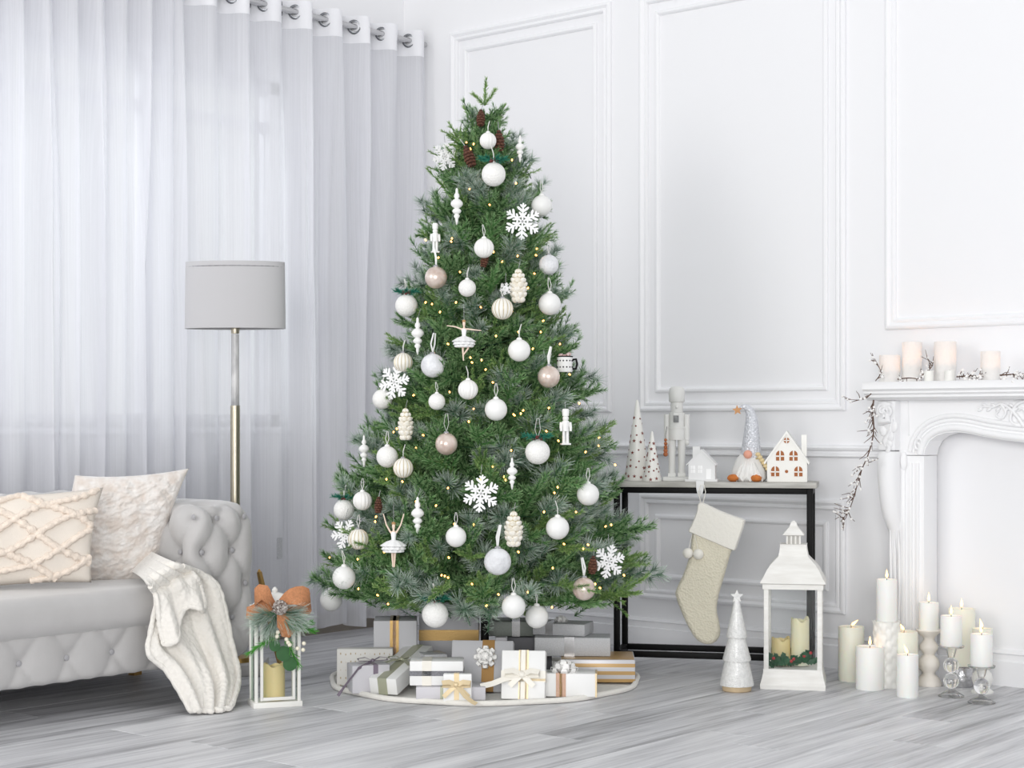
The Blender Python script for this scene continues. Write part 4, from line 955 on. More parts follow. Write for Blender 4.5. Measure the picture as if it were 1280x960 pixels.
def star_poly(r, n=5, q=.45, a0=PI/2): return [((r if k % 2 == 0 else r*q)*math.cos(a0+k*PI/n), (r if k % 2 == 0 else r*q)*math.sin(a0+k*PI/n)) for k in range(2*n)]
def cone_tree(px0, px1, ytop, lab, back, seed):
    p, d = on_console((px0+px1)/2, back); s = d/FPX; R = (px1-px0)/2*s; H = hz(ytop, d)-CH; r = random.Random(seed)
    t = thing('ceramic_cone_tree', lab, 'figurine', p, CYAW, 'ceramic cone trees on the console')
    MB().lathe([(R*.96, 0), (R, .004), (R*.12, H*.975), (R*.05, H), (0, H)], 40).build('cone', CER, t, ang=60)
    mb = MB(); sl = math.atan2(R, H)
    for row in range(8):
        z = H*(.06+.105*row); rr = R*(1-z/H*.9)
        n = max(4, int(2*PI*rr/.026))
        for k in range(n):
            a = 2*PI*(k+.5*(row % 2))/n+r.uniform(-.15, .15); zz = z+r.uniform(-.01, .01); rz = R*(1-zz/H*.905)
            nrm = Vector((math.cos(a)*math.cos(sl), math.sin(a)*math.cos(sl), math.sin(sl))); tx = Vector((-math.sin(a), math.cos(a), 0))
            big = r.random() < .5
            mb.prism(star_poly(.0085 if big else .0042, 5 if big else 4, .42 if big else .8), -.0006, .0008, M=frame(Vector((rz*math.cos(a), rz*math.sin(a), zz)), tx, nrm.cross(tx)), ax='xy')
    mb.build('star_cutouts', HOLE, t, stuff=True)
cone_tree(780, 813, 500, 'taller white ceramic cone tree with star cutouts on the console', .13, 1)
cone_tree(803, 827, 539, 'shorter white ceramic cone tree in front of the taller one', .06, 2)
# ---- nutcracker
p, d = on_console(846, .13); s = d/FPX
def q(v): return v*s
nut = thing('nutcracker', 'tall white painted wooden nutcracker standing on the console table', 'figurine', p, CYAW+.1)
NW = mat('white_painted_wood', c(222, 222, 219), .5, bump=.08, bscale=100)
Z = lambda y: (597-y)*s
MB().box(q(-17), q(20), q(-14), q(14), 0, Z(592), .002).build('base', NW, nut)
for sx in (-1, 1):
    MB().box(q(sx*6-5), q(sx*6+5), q(-9), q(7), Z(592), Z(587), .002).build('boot', NW, nut)
    MB().lathe([(q(4.4), Z(588)), (q(4.2), Z(575)), (q(5), Z(548)), (q(5), Z(545))], 20, o=(q(sx*6), 0, 0)).build('leg', NW, nut)
    MB().lathe([(q(3.4), Z(546)), (q(3.6), Z(515)), (q(3.6), Z(514))], 16, o=(q(sx*12.5), 0, 0)).build('arm', NW, nut); MB().ball((q(sx*12.5), q(-1), Z(549)), (q(3), q(3), q(4)), 14, 10).build('hand', NW, nut)
MB().lathe([(q(10), Z(546)), (q(10.5), Z(533)), (q(9.2), Z(530)), (q(9.6), Z(518)), (q(10), Z(512)), (q(6), Z(511))], 28).build('torso', NW, nut)
MB().lathe([(q(10.8), Z(532)), (q(10.8), Z(529.5)), (q(9), Z(529))], 28).build('belt', NW, nut)
MB().lathe([(q(6), Z(513)), (q(7.6), Z(511)), (q(7.8), Z(500)), (q(7.4), Z(496))], 24).build('head', NW, nut); MB().ball((0, q(-9), Z(505)), q(1.9), 10, 8).build('nose', NW, nut)
MB().box(q(-4), q(2.5), q(-12), q(-7), Z(524), Z(513), .001).build('jaw', mat('grey_jaw', c(128, 130, 130), .4, var=.3, vscale=80), nut); MB().box(q(-4), q(2.5), q(-12.3), q(-9), Z(515.5), Z(512.5), .001).build('moustache', NW, nut)
MB().lathe([(q(8.8), Z(499)), (q(9.6), Z(498)), (q(10.2), Z(488)), (q(9.2), Z(482)), (q(6.5), Z(479.4)), (0, Z(479))], 28).build('hat', NW, nut, ang=60)
bd = atd(832, 530, d-.03); bd.z = 0; bs = thing('bead_string', 'short string of brown wooden beads hanging from nutcracker hand', 'beads', (bd.x, bd.y, CH), 0)
WD = mat('brown_wooden_bead', c(176, 104, 62), .5, var=.2, vscale=60); zz = hz(549, d)
for k in range(5):
    r_ = (.0065, .0070, .0070, .0072, .0080)[k]; MB().ball((0, 0, Z(546+k*4.4)), q(2.0+.25*k), 12, 8).build('bead', WD, bs)
MB().tube([(0, 0, Z(566)), (0, 0, Z(540)), (.004, .004, Z(529))], .001, 5).build('cord', WICK, bs)
# ---- small white house used as stocking holder
p, d = on_console(878, .07); s = d/FPX; Z = lambda y: (597-y)*s
hs = thing('house_stocking_holder', 'small white metal house with chimney holding the stocking hook', 'figurine', p, CYAW)
HW = mat('white_powder_coat', c(236, 236, 236), .45)
MB().box(q(-20), q(20), q(-16), q(16), 0, q(3), .001).build('base', HW, hs)
MB().prism([(q(-16), q(3)), (q(17), q(3)), (q(17), Z(575)), (q(0), Z(558)), (q(-16), Z(574))], q(-13), q(13)).build('walls', HW, hs)
for sg in (-1, 1):
    MB().prism([(0, Z(556.5)), (q(sg*18.5), Z(575.5)), (q(sg*18.5), Z(577)), (0, Z(558.4))], q(-15), q(15)).build('roof_slope', HW, hs)
MB().box(q(-12), q(-3), q(-2), q(5), Z(573), Z(553.5)).build('chimney', HW, hs)
PALE = mat('pale_window', c(252, 252, 252), .3); 
for wx in (-10.5, -1.5):
    w_ = MB().box(q(wx-2.6), q(wx+2.6), q(-13.6), q(-12.8), Z(586), Z(577)).build('window', PALE, hs)
    MB().box(q(wx-.35), q(wx+.35), q(-14), q(-13.5), Z(586), Z(577)).box(q(wx-2.6), q(wx+2.6), q(-14), q(-13.5), Z(581.9), Z(581.1)).build('muntin', HW, w_)
MB().box(q(6), q(12), q(-13.6), q(-12.8), q(3.5), Z(581)).build('door', PALE, hs)
hook_d = on_console(878, -.016)[1]
MB().strip([(0, q(-16), q(1.5)), (0, -.088, q(1)), (0, -.092, q(-8)), (0, -.098, q(-15)), (0, -.112, q(-16)), (0, -.118, q(-10))], (1, 0, 0), [q(10), q(10), q(9), q(6), q(5), q(4)], .003).build('hook', HW, hs)
# ---- stocking
FURW = mat('white_plush_cuff', c(238, 235, 226), .95, bump=.7, bscale=70, sheen=.5); KNIT = mat('cream_cable_knit', c(228, 222, 202), .9, bump=.8, bscale=120, btype='voronoi', var=.05, sheen=.3)
sd = hook_d-.055; s = sd/FPX; sp = atd(880, 530, sd); top = hz(612, sd)
stk = thing('christmas_stocking', 'cream knitted Christmas stocking with plush cuff and two pompoms', 'stocking', (sp.x, sp.y, 0), CYAW)
def L2(pts): return [((a-880)*s, hz(b, sd)) for a, b in pts]
def puffy(name, outline, th, m, k_=1.0):
    o = L2(outline); cx = sum(a for a, b in o)/len(o); cz = sum(b for a, b in o)/len(o); mb = MB(); n = len(o); vs = []; fs = []
    # inset copies towards a medial guide give a padded cross-section
    def inset(dst):
        res = []
        for i in range(n):
            p0 = Vector(o[i-1]); p1 = Vector(o[i]); p2 = Vector(o[(i+1) % n]); e = ((p1-p0).normalized()+(p2-p1).normalized()); nn = Vector((-e.y, e.x)).normalized()
            if sgn < 0: nn = -nn
            res.append(p1+nn*dst)
        return res
    ar = sum(o[i-1][0]*o[i][1]-o[i][0]*o[i-1][1] for i in range(n)); sgn = 1 if ar > 0 else -1
    lay = [(.016*k_, -th), (.010*k_, -th*.92), (.004*k_, -th*.65), (0, -th*.25), (0, th*.25), (.004*k_, th*.65), (.010*k_, th*.92), (.016*k_, th)]
    for dst, y in lay:
        for p_ in inset(dst): vs.append((p_.x, y, p_.y))
    for i in range(len(lay)-1):
        for k in range(n): k2 = (k+1) % n; fs.append((i*n+k, i*n+k2, (i+1)*n+k2, (i+1)*n+k))
    fs.append(tuple(range(n))); fs.append(tuple((len(lay)-1)*n+k for k in range(n)))
    return mb.add(vs, fs).build(name, m, stk, ang=80)
def dens(pts, k=4):
    P = [Vector((a, b, 0)) for a, b in pts]; n = len(P); out = []
    for i in range(n):
        for j in range(k):
            f = j/k; p0, p1, p2, p3 = P[i-1], P[i], P[(i+1) % n], P[(i+2) % n]
            v = (p1*2+(p2-p0)*f+(p0*2-p1*5+p2*4-p3)*f*f+(p1*3-p0-p2*3+p3)*f**3)*.5; out.append((v.x, v.y))
    return out
puffy('sock', dens([(868, 655), (863, 690), (856, 714), (846, 736), (845, 746), (853, 768), (864, 790), (873, 801), (884, 805), (894, 802), (900, 792), (899, 778), (896, 762), (898, 745), (905, 720), (911, 698), (917, 670), (890, 655)]), .020, KNIT)
puffy('cuff', dens([(873, 630), (871, 640), (865, 655), (861, 664), (868, 668), (890, 677), (912, 686), (919, 687), (922, 680), (926, 668), (931, 652), (928, 648), (905, 640), (880, 629)]), .030, FURW, .35)
hl = hz(611, sd)
MB().strip([((877-880)*s, 0, hz(632, sd)), ((873-880)*s, 0, hz(615, sd)), ((876-880)*s, 0, hz(606, sd)), ((880-880)*s, 0, hz(606, sd)), ((882-880)*s, 0, hz(615, sd)), ((878-880)*s, 0, hz(632, sd))], (0, 1, 0), .012, .002).build('hanging_loop', FURW, stk)
for px, py in ((861, 691), (874, 692)): MB().ball(((px-880)*s, -.034, hz(py, sd)), 6.6*s, 16, 12, rf=lambda a, t: 1+.03*math.sin(13*a)*math.cos(9*t)).build('pompom', FURW, stk)
for a, b in (((866, 668), (862, 686)), ((869, 668), (874, 686))): MB().tube([((a[0]-880)*s, -.03, hz(a[1], sd)), ((b[0]-880)*s, -.034, hz(b[1], sd))], .0012, 5).build('pompom_cord', FURW, stk)
# ---- gnome
p, d = on_console(936, .12); s = d/FPX; Z = lambda y: (599-y)*s
gn = thing('gnome', 'seated gnome doll with tall silver sequin hat and white beard on console', 'figurine', p, CYAW)
MB().lathe([(q(19), 0), (q(22.5), q(4)), (q(21.5), q(14)), (q(15.5), q(28)), (q(9), q(36)), (q(4), q(38))], 32, rf=lambda a, z: 1+.02*math.sin(9*a)).build('body', mat('white_fleece', c(230, 229, 226), .95, bump=.6, bscale=120), gn, ang=80)
BRD = mat('white_beard_wool', c(244, 243, 240), .9, bump=.9, bscale=40, stretch=(6, 6, .6))
MB().grid(lambda u, v: (q(1+(2.5+16*v**.8)*math.sin((u-.5)*2.6)), q(-8-13*math.sin(min(v, .8)*2)*.9)-q(3)*math.cos((u-.5)*2.6)-q(.9)*math.sin(u*44+3*v), Z(567+29*v-2.5*math.sin(u*31)*v)), 60, 14).build('beard', BRD, gn, ang=80)
SEQ = mat('silver_sequin', c(224, 226, 232), .35, .25, bump=1.0, bscale=110, btype='voronoi', var=.12, vscale=220)
path = [Vector((q(2), 0, Z(572))), Vector((q(3), 0, Z(556))), Vector((q(3.5), 0, Z(538))), Vector((q(3.5), 0, Z(522))), Vector((q(1), 0, Z(511))), Vector((q(-5), q(-1), Z(505.5))), Vector((q(-11), q(-2), Z(508)))]
pp = [lerp_path(path, t/30) for t in range(31)]; rad = [q(12.2)*(1-(t/30))**1.05+q(1.6) for t in range(31)]
MB().tube(pp, rad, 28).build('hat', SEQ, gn, ang=80)
MB().tube([Vector((q(2)+q(12.8)*math.cos(a), q(12.8)*math.sin(a), Z(571)+q(.8)*math.sin(7*a))) for a in np.linspace(0, 2*PI, 40, endpoint=False)], q(1.5), 7, closed=True).build('hat_band', mat('gold_beaded_band', c(198, 184, 140), .5, .3, bump=1, bscale=220), gn)
MB().prism(star_poly(q(6.5), 5, .45, .4), -q(1), q(1), M=Matrix.Translation((q(-14), q(-3), Z(510)))).build('hat_star', mat('copper_star', c(214, 160, 112), .5, .2, bump=.8, bscale=300), gn)
MB().ball((0, q(-16), Z(565)), (q(5.4), q(5), q(5.2)), 20, 14).build('nose', mat('pink_felt', c(232, 168, 146), .8), gn)
for sx, nm in ((-18, 0), (10.5, 1)):
    MB().ball((q(sx), q(-19), q(4.6)), (q(7.2), q(8), q(4.8)), 18, 12, rf=lambda a, t: 1+.04*math.sin(11*a+5*t)).build('foot', mat('orange_plush', c(214, 128, 64), .95, bump=1, bscale=90, var=.2, vscale=40), gn)
BRAID = mat('straw_braid', c(226, 206, 160), .8, bump=.6, bscale=140)
for k in range(7): MB().ball((q(12+2.4*k), q(-10+.5*k), Z(565+3.6*k)), (q(3.4), q(3.2), q(2.6)), 12, 8, M=None).build('braid_link', BRAID, gn)
MB().ball((q(27.5), q(-8), Z(588)), (q(4.2), q(3), q(3.2)), 12, 8).build('mitten', mat('pink_felt_mitten', c(236, 178, 158), .8), gn)
# ---- lit ceramic house
p, d = on_console(984, .13); s = d/FPX; Z = lambda y: (598-y)*s
lh = thing('lit_house', 'white ceramic gabled house with glowing arched windows on console end', 'figurine', p, CYAW)
MB().prism([(q(-24), 0), (q(25), 0), (q(25), Z(572)), (q(0), Z(537)), (q(-24), Z(571))], q(-14), q(14)).build('walls', CER, lh)
for sg in (-1, 1): MB().prism([(0, Z(534.5)), (q(sg*28), Z(574)), (q(sg*27), Z(576.5)), (0, Z(538.5))], q(-16), q(16)).build('roof_slope', CER, lh)
MB().box(q(17.5), q(24), q(0), q(7), Z(566), Z(539.5)).build('chimney', CER, lh)
WIN = mat('warm_lit_window', c(160, 98, 58), .7, emit=c(214, 130, 60), estr=.06)
def arched(cx, y0, y1, w):
    o = [(cx-w, Z(y1)), (cx+w, Z(y1)), (cx+w, Z(y0)-w)]+[(cx+w*math.cos(a), Z(y0)-w+w*math.sin(a)) for a in np.linspace(.2, PI-.2, 7)]+[(cx-w, Z(y0)-w)]
    w_ = MB().prism(o, q(-14.6), q(-13.8)).build('window', WIN, lh)
    MB().box(cx-q(.8), cx+q(.8), q(-15.1), q(-14.5), Z(y1), Z(y0)).build('muntin', CER, w_); MB().box(cx-w, cx+w, q(-15.1), q(-14.5), Z((y0+y1)/2+.6)-q(1.0), Z((y0+y1)/2+.6)+q(.6)).build('muntin', CER, w_)
for cx, y0, y1 in ((-8, 559, 571.5), (8.5, 559, 571.5), (-14, 578.5, 591), (14.5, 578.5, 591)): arched(q(cx), y0, y1, q(5))
for (cx, y, r_) in ((0, 546.5, 3.6), (0, 585, 2.0)):
    w_ = MB().prism([(q(cx)+q(r_)*math.cos(a), Z(y)+q(r_)*math.sin(a)) for a in np.linspace(0, 2*PI, 18, endpoint=False)], q(-14.6), q(-13.8)).build('window' if r_ > 3 else 'doorknob', WIN, lh)
    if r_ > 3: MB().box(q(-.6), q(.6), q(-15.1), q(-14.5), Z(y+3.5), Z(y-3.5)).build('muntin', CER, w_); MB().box(q(-3.5), q(3.5), q(-15.1), q(-14.5), Z(y+.6), Z(y-.6)).build('muntin', CER, w_)
# ================================================================== floor pieces by the hearth
GLZ = mat('silver_white_glaze', c(238, 238, 236), .3, .1, bump=.5, bscale=260, btype='voronoi', var=.12, vscale=90, coat=.4)
d = dz(866)+.05; s = d/FPX; b = atd(921, 530, d); b.z = 0
ct = thing('tiered_ceramic_tree', 'shimmering white tiered ceramic tree with star on wooden base', 'figurine', b, YAW); Z = lambda y: (866-y)*s
MB().lathe([(q(17), 0), (q(18), q(1)), (q(18.5), q(7)), (q(17), q(8))], 36).build('wooden_base', mat('light_wood', c(206, 184, 150), .6, var=.15, vscale=20), ct)
for k, (y0, r0, y1, r1) in enumerate(((859, 21, 826, 14.8), (828, 17.4, 797, 9.8), (799, 12.8, 752, 3.0))):
    MB().lathe([(q(r0*.6), Z(y0)), (q(r0), Z(y0)), (q(r0+.3), Z(y0-2)), (q(r1), Z(y1)), (q(r1*.5), Z(y1))], 40).build('tier', GLZ, ct, ang=50)
MB().prism(star_poly(q(8.5), 5, .45), -q(1.5), q(1.5), M=Matrix.Translation((0, 0, Z(748)))).build('star', GLZ, ct)

# ---- big white lantern
DW = mat('distressed_white_paint', c(240, 239, 235), .55, bump=.2, bscale=40, col2=c(229, 227, 222), vscale=9, stretch=(1, 1, 6))
d = dz(862); s = d/FPX; b = atd(991, 530, d); b.z = 0; ln = thing('white_lantern', 'large distressed white lantern with glass panes and candles in front of console', 'lantern', b, CYAW+.02); 
Z = lambda y: (862-y)*s; W = 36*s; cy = W
ln.location = b+Vector((-cdir.y, cdir.x, 0))*0
def sq(prof, rot=PI/4): return MB().lathe([(r*math.sqrt(2), z) for r, z in prof], 4, o=(0, cy, 0), rot=PI/4)
sq([(q(40), 0), (q(40.5), q(5)), (q(38), q(14)), (q(36.5), q(22)), (q(36.5), q(25)), (q(30), q(25))]).build('base', DW, ln, ang=20)
for sx in (-1, 1):
    for sy in (-1, 1): x0 = sx*q(33); y0 = cy+sy*q(33); MB().box(x0-q(3), x0+q(3), y0-q(3), y0+q(3), q(25), Z(736), .001).build('post', DW, ln)
sq([(q(30), Z(737)), (q(37.5), Z(737)), (q(37.5), Z(731)), (q(40.5), Z(729.5)), (q(40), Z(728)), (q(37), Z(723)), (q(32), Z(713)), (q(27.5), Z(706.5)), (q(22.5), Z(701.5)), (q(18.5), Z(697)), (q(17), Z(689)), (q(16.5), Z(684)), (q(17), Z(682)), (q(6), Z(682))]).build('roof', DW, ln, ang=30)
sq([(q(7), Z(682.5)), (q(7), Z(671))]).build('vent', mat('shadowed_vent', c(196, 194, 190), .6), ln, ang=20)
for sx in (-1, -.33, .33, 1): MB().box(q(sx*8-1), q(sx*8+1), cy-q(9), cy-q(7), Z(682.5), Z(671)).build('vent_bar', DW, ln)
sq([(q(8), Z(672)), (q(13.5), Z(670.5)), (q(9), Z(665)), (q(5), Z(660)), (q(4), Z(657)), (q(3), Z(654.5)), (q(1), Z(653.5))]).build('cap', DW, ln, ang=20)
MB().tube([(q(2.2)*math.cos(a), cy, Z(656)+q(2.6)*math.sin(a)) for a in np.linspace(0, 2*PI, 16, endpoint=False)], q(.8), 6, closed=True).build('ring', DW, ln)
for sx in (-1, 1): MB().box(sx*q(33)-.001, sx*q(33)+.001, cy-q(30), cy+q(30), q(25), Z(737)).build('pane', GLASS, ln)
for sy in (-1, 1): MB().box(-q(30), q(30), cy+sy*q(33)-.001, cy+sy*q(33)+.001, q(25), Z(737)).build('pane', GLASS, ln)
LM = ln.matrix_basis.copy()

# ---- candles
WAXW = mat('white_wax', c(243, 243, 239), .45, sub=.25); WAXC = mat('ivory_wax', c(241, 240, 224), .45, sub=.25); WAXY = mat('honey_ivory_wax', c(226, 208, 152), .5, sub=.2)
flame_m = MB().lathe([(.0005, 0), (.0035, .004), (.0044, .009), (.0032, .016), (.0012, .023), (.0001, .028)], 12).mesh('flame', FLAME)
def candle(lab, loc, r, h, m, lean=0.0, fl=True, wavy=0.0, cat='candle', group='candles by the hearth', la=0.0, fs=1.2):
    t = thing('candle', lab, cat, loc, YAW, group)
    MB().lathe([(r*.97, 0), (r, .003), (r, h-.003), (r*.965, h), (r*.9, h), (r*.84, h-.004), (.001, h-.006)], 40, rf=(lambda a, z: 1) ).build('wax', m, t, ang=50) if not wavy else \
        MB().grid(lambda u, v: (r*min(1, v*1.2)*math.cos(2*PI*u), r*min(1, v*1.2)*math.sin(2*PI*u), (h+wavy*math.sin(4*PI*u+1)*.5+wavy*.4*math.sin(10*PI*u)) if v < .84 and v > .6 else (h-.012 if v <= .6 else (h-.004+wavy*math.sin(4*PI*u+1)*.5)*(1-(v-.84)/.16))), 40, 26, cu=True).build('wax', m, t, ang=50)
    if fl:
        MB().tube([(0, 0, h-.006), (0, 0, h+.006)], .0011, 6).build('wick', WICK, t)
        o = link('flame', flame_m, t); o.location = (0, 0, h+.004); o.rotation_euler = (0, lean, 0); o.scale = (fs,)*3
    return t
def fcandle(lab, px0, px1, ytop, ybot, m, lean=0.0, z0=0.0, d=None, fs=1.25):
    dd = d or (dz(ybot)+(px1-px0)/2*dz(ybot)/FPX); r = (px1-px0)/2*dd/FPX; p = atd((px0+px1)/2, 530, dd); p.z = z0
    return candle(lab, p, r, hz(ytop, dd)-z0, m, lean, fs=fs), p, r
# inside the lantern
pin = LM @ Vector((-q(16), cy, q(26))); candle('short honey candle inside the big white lantern', pin, q(12), q(33), WAXY, fl=False, wavy=.010, group='candles in lanterns')
pin = LM @ Vector((q(8), cy, q(26))); candle('tall ivory candle with honey rim inside the big white lantern', pin, q(11.5), q(58), mat('two_tone_wax', c(228, 220, 176), .5, sub=.2, col2=c(232, 232, 214), vscale=4), fl=False, wavy=.012, group='candles in lanterns')
# holly around them
LEAF = mat('dark_holly_leaf', c(22, 84, 48), .5, var=.35, vscale=30); RED = mat('red_holly_berry', c(176, 44, 50), .3)
hg = thing('holly_garland', 'dark green holly with red berries around candles inside the lantern', 'garland', LM @ Vector((0, cy-q(18), q(25))), CYAW); r_ = random.Random(4)
def holly(ctr, dirv, nrm, L, parent):
    pts = [(-.0, 0), (.12, .2), (.3, .14), (.42, .32), (.58, .18), (.72, .26), (.84, .1), (1, 0), (.84, -.1), (.72, -.26), (.58, -.18), (.42, -.32), (.3, -.14), (.12, -.2)]
    MB().prism([(a*L, b_*L) for a, b_ in pts], -.0006, .0006, M=frame(ctr, dirv, nrm.cross(dirv)), ax='xy').build('leaf', LEAF, parent)
for k in range(42):
    x_ = -q(28)+q(56)*((k*.618) % 1); yv = r_.uniform(-q(6), q(4)); zz = r_.uniform(q(2), q(8))+q(9)*max(0, x_/q(28))**2
    dv = Vector((r_.uniform(-1, 1), r_.uniform(-.6, .1), r_.uniform(.0, .9))).normalized(); holly(Vector((min(max(x_, -q(24)), q(22)), yv, zz)), dv, Vector((r_.uniform(-.4, .4), -1, .4)).normalized(), q(14), hg)
for x_, zz in ((-24, 12), (-2, 9), (1, 12), (22, 20), (14, 16)): MB().ball((q(x_), -q(8), q(zz)), q(2.1), 12, 8).build('berry', RED, hg)
# floor candles
fcandle('wide ivory candle nearest the lantern at the back left of the group', 1048, 1080, 783, 853, WAXC, .9)
fcandle('short white pillar candle at the front left of the group', 1070, 1105, 808, 864, WAXW)
fcandle('wide ivory candle behind the small front white one', 1113, 1147, 789, 861, WAXC, -.6)
fcandle('slim white pillar candle standing at the very front', 1121, 1148, 818, 873, WAXW, -.4)
# textured vase-like holder and its candle
dd = dz(860)+.03; s = dd/FPX; p = atd(1108.5, 530, dd); p.z = 0; zt = hz(776, dd)
hd = thing('textured_holder', 'tall white scallop-textured ceramic candle holder against fireplace leg', 'candle holder', p, YAW, 'candle holders by the hearth')
scal = lambda a, z: 1+.10*abs(math.sin(z*70+PI*.5*(int(a/(2*PI)*14) % 2)))+.02*abs(math.sin(7*a))
MB().lathe([(q(15.5), 0)]+[(q(15.5), zt*k/60) for k in range(1, 60)]+[(q(16), zt), (q(13), zt), (q(12), zt-.01), (.001, zt-.01)], 84, rf=scal).build('vessel', CER, hd, ang=70)
candle('tall white candle on the scallop-textured holder', p+Vector((0, 0, zt-.009)), q(13), hz(724, dd)-zt+.009, WAXW, 0)
# turned white-washed wooden holder
dd = dz(858)+.03; s = dd/FPX; p = atd(1161, 530, dd); p.z = 0; Z = lambda y: (857-y)*s
hd = thing('turned_holder', 'whitewashed turned wooden candle holder with round bulbs', 'candle holder', p, YAW, 'candle holders by the hearth')
MB().lathe([(q(16), 0), (q(16.5), q(3)), (q(13), q(9)), (q(8), q(14)), (q(8), q(16.5)), (q(12.5), q(22)), (q(13.4), q(27)), (q(11.8), q(33)), (q(6.8), q(38)), (q(7.2), q(40)), (q(11), q(45)), (q(11.5), q(50)), (q(7), q(56)), (q(6.6), q(59)), (q(9), q(62)), (q(14), q(66)), (q(16), q(69)), (q(15.5), q(70)), (.001, q(69))], 40).build('turned_body', mat('whitewashed_wood', c(240, 234, 226), .6, bump=.15, bscale=50, var=.08, vscale=12), hd, ang=50)
candle('white candle on the turned wooden holder', p+Vector((0, 0, q(69.5))), q(12.3), q(34), WAXW, 0)
# crystal ball holders
def crystal(lab, px, ybase, ytop, hw, wob):
    dd = dz(ybase)+.04; s_ = dd/FPX; p = atd(px, 530, dd); p.z = 0; H = (ybase-ytop)*s_; g = lambda v: v*s_
    t = thing('crystal_holder', lab, 'candle holder', p, YAW, 'candle holders by the hearth')
    MB().lathe([(g(hw), .0015), (g(hw), g(1.5)), (g(hw*.55), g(6)), (g(4), g(9)), (g(3.6), g(10))], 36).build('foot', THINGLASS, t, ang=50)
    zb = g(10); n = wob; br = (H-g(10)-g(15))/(2*n)
    for k in range(n): MB().ball((0, 0, zb+br+2*br*k), (min(br*1.05, g(9.5)),)*2+(br*1.0,), 28, 18).build('ball', CRYSTAL, t)
    z1 = zb+2*br*n
    MB().lathe([(g(3.8), z1), (g(5), z1+g(4)), (g(7), z1+g(11)), (g(hw*.95), z1+g(12.5)), (g(hw), z1+g(15)), (g(hw*.96), z1+g(15)), (.001, z1+g(13.5))], 36).build('cup', THINGLASS, t, ang=50)
    return p, z1+g(14.2), s_
p, z1, s = crystal('crystal holder with two glass balls, left of the pair', 1189, 873, 809, 16, 2); candle('white candle on the left crystal holder', p+Vector((0, 0, z1)), q(13.2), q(38), WAXW, 0)
p, z1, s = crystal('crystal holder with one glass ball at the far right front', 1227, 881, 834, 17, 1); candle('white candle on the far right front crystal holder', p+Vector((0, 0, z1)), q(13.5), q(40), WAXW, -.2)
# mercury glass holder with a tall ivory candle behind
dd = dz(860)+.04; s = dd/FPX; p = atd(1202, 530, dd); p.z = 0
hd = thing('mercury_glass_holder', 'stout silver mercury glass holder behind the crystal holders', 'candle holder', p, YAW, 'candle holders by the hearth')
MB().lathe([(q(13), 0), (q(14), q(2)), (q(14.5), q(13)), (q(14), q(25)), (q(12), q(27)), (.001, q(26))], 36).build('vessel', mat('mercury_glass', c(206, 206, 208), .2, .6, bump=1, bscale=60, var=.25, vscale=60), hd, ang=50)
candle('tall ivory candle behind the crystal holders on silver base', p+Vector((0, 0, q(26.5))), q(16.5), q(71), WAXC, 0)
dd = dz(869)+.04; s = dd/FPX; p = atd(1228, 530, dd+.02); p.z = 0
hd = thing('white_ball_holder', 'white glossy ball candle holder behind the far right crystal one', 'candle holder', p, YAW, 'candle holders by the hearth')
MB().lathe([(q(13.5), 0), (q(13.5), q(2)), (q(8), q(6)), (q(11), q(10)), (q(13), q(17)), (q(11.5), q(24)), (q(7), q(29)), (q(11), q(32)), (q(13), q(34)), (.001, q(33))], 36).build('body', CER, hd, ang=50)
candle('pale candle mostly hidden behind the far right front candle', p+Vector((0, 0, q(33.5))), q(12.5), q(47), WAXC, -.3)

# ---- small white lantern with burlap bow
d = dz(884); s = d/FPX; b = atd(347, 530, d); b.z = 0; LY = YAW+.34
sl = thing('ribboned_lantern', 'white glass lantern topped by burlap bow beside the sofa', 'lantern', b, LY); Z = lambda y: (886-y)*s; W = 27*s; cy = W*.62; DPH = W*.62
WP = mat('lantern_white_paint', c(234, 233, 228), .5, bump=.1, bscale=60)
MB().box(-q(31), q(31), cy-DPH-q(4), cy+DPH+q(4), 0, q(7), .002).build('base', WP, sl)
for sx in (-1, 1):
    for sy in (-1, 1): MB().box(sx*W-q(2), sx*W+q(2), cy+sy*DPH-q(2), cy+sy*DPH+q(2), q(7), Z(764), .001).build('post', WP, sl)
MB().box(-W-q(2), W+q(2), cy-DPH-q(2), cy+DPH+q(2), Z(768), Z(760), .002).build('top', WP, sl)
sq_ = MB().lathe([(W*1.25, Z(760)), (W*.8, Z(752)), (W*.55, Z(746)), (q(5), Z(744))], 4, o=(0, cy, 0), rot=PI/4, ); sq_.build('roof', WP, sl, ang=20)
MB().lathe([(q(3), Z(745)), (q(4), Z(741)), (q(2), Z(738)), (.001, Z(737))], 12, o=(0, cy, 0)).build('knob', WP, sl)
dr = MB()
for (x0, x1, z0, z1) in ((-22, -18.5, 9, 112), (18.5, 22, 9, 112), (-18.5, 18.5, 9, 13), (-18.5, 18.5, 108, 112)): dr.box(q(x0), q(x1), cy-DPH-q(3), cy-DPH-q(.5), q(z0), q(z1), .0006)
dr.build('door', WP, sl)
MB().box(-q(19), q(19), cy-DPH-q(1.6), cy-DPH-q(1.2), q(12), q(110)).build('pane', GLASS, sl); MB().box(-W, W, cy+DPH-.001, cy+DPH, q(7), Z(768)).build('pane', GLASS, sl)
for sx in (-1, 1): MB().box(sx*W-.0008, sx*W+.0008, cy-DPH, cy+DPH, q(7), Z(768)).build('pane', mat_pane('greenish_side_glass', (.86, .93, .89, 1), .06), sl)
SM = sl.matrix_basis.copy(); candle('honey coloured candle inside the ribboned lantern', SM @ Vector((q(-1), cy, q(7.5))), q(13.5), q(44), WAXY, fl=False, wavy=.008, group='candles in lanterns')
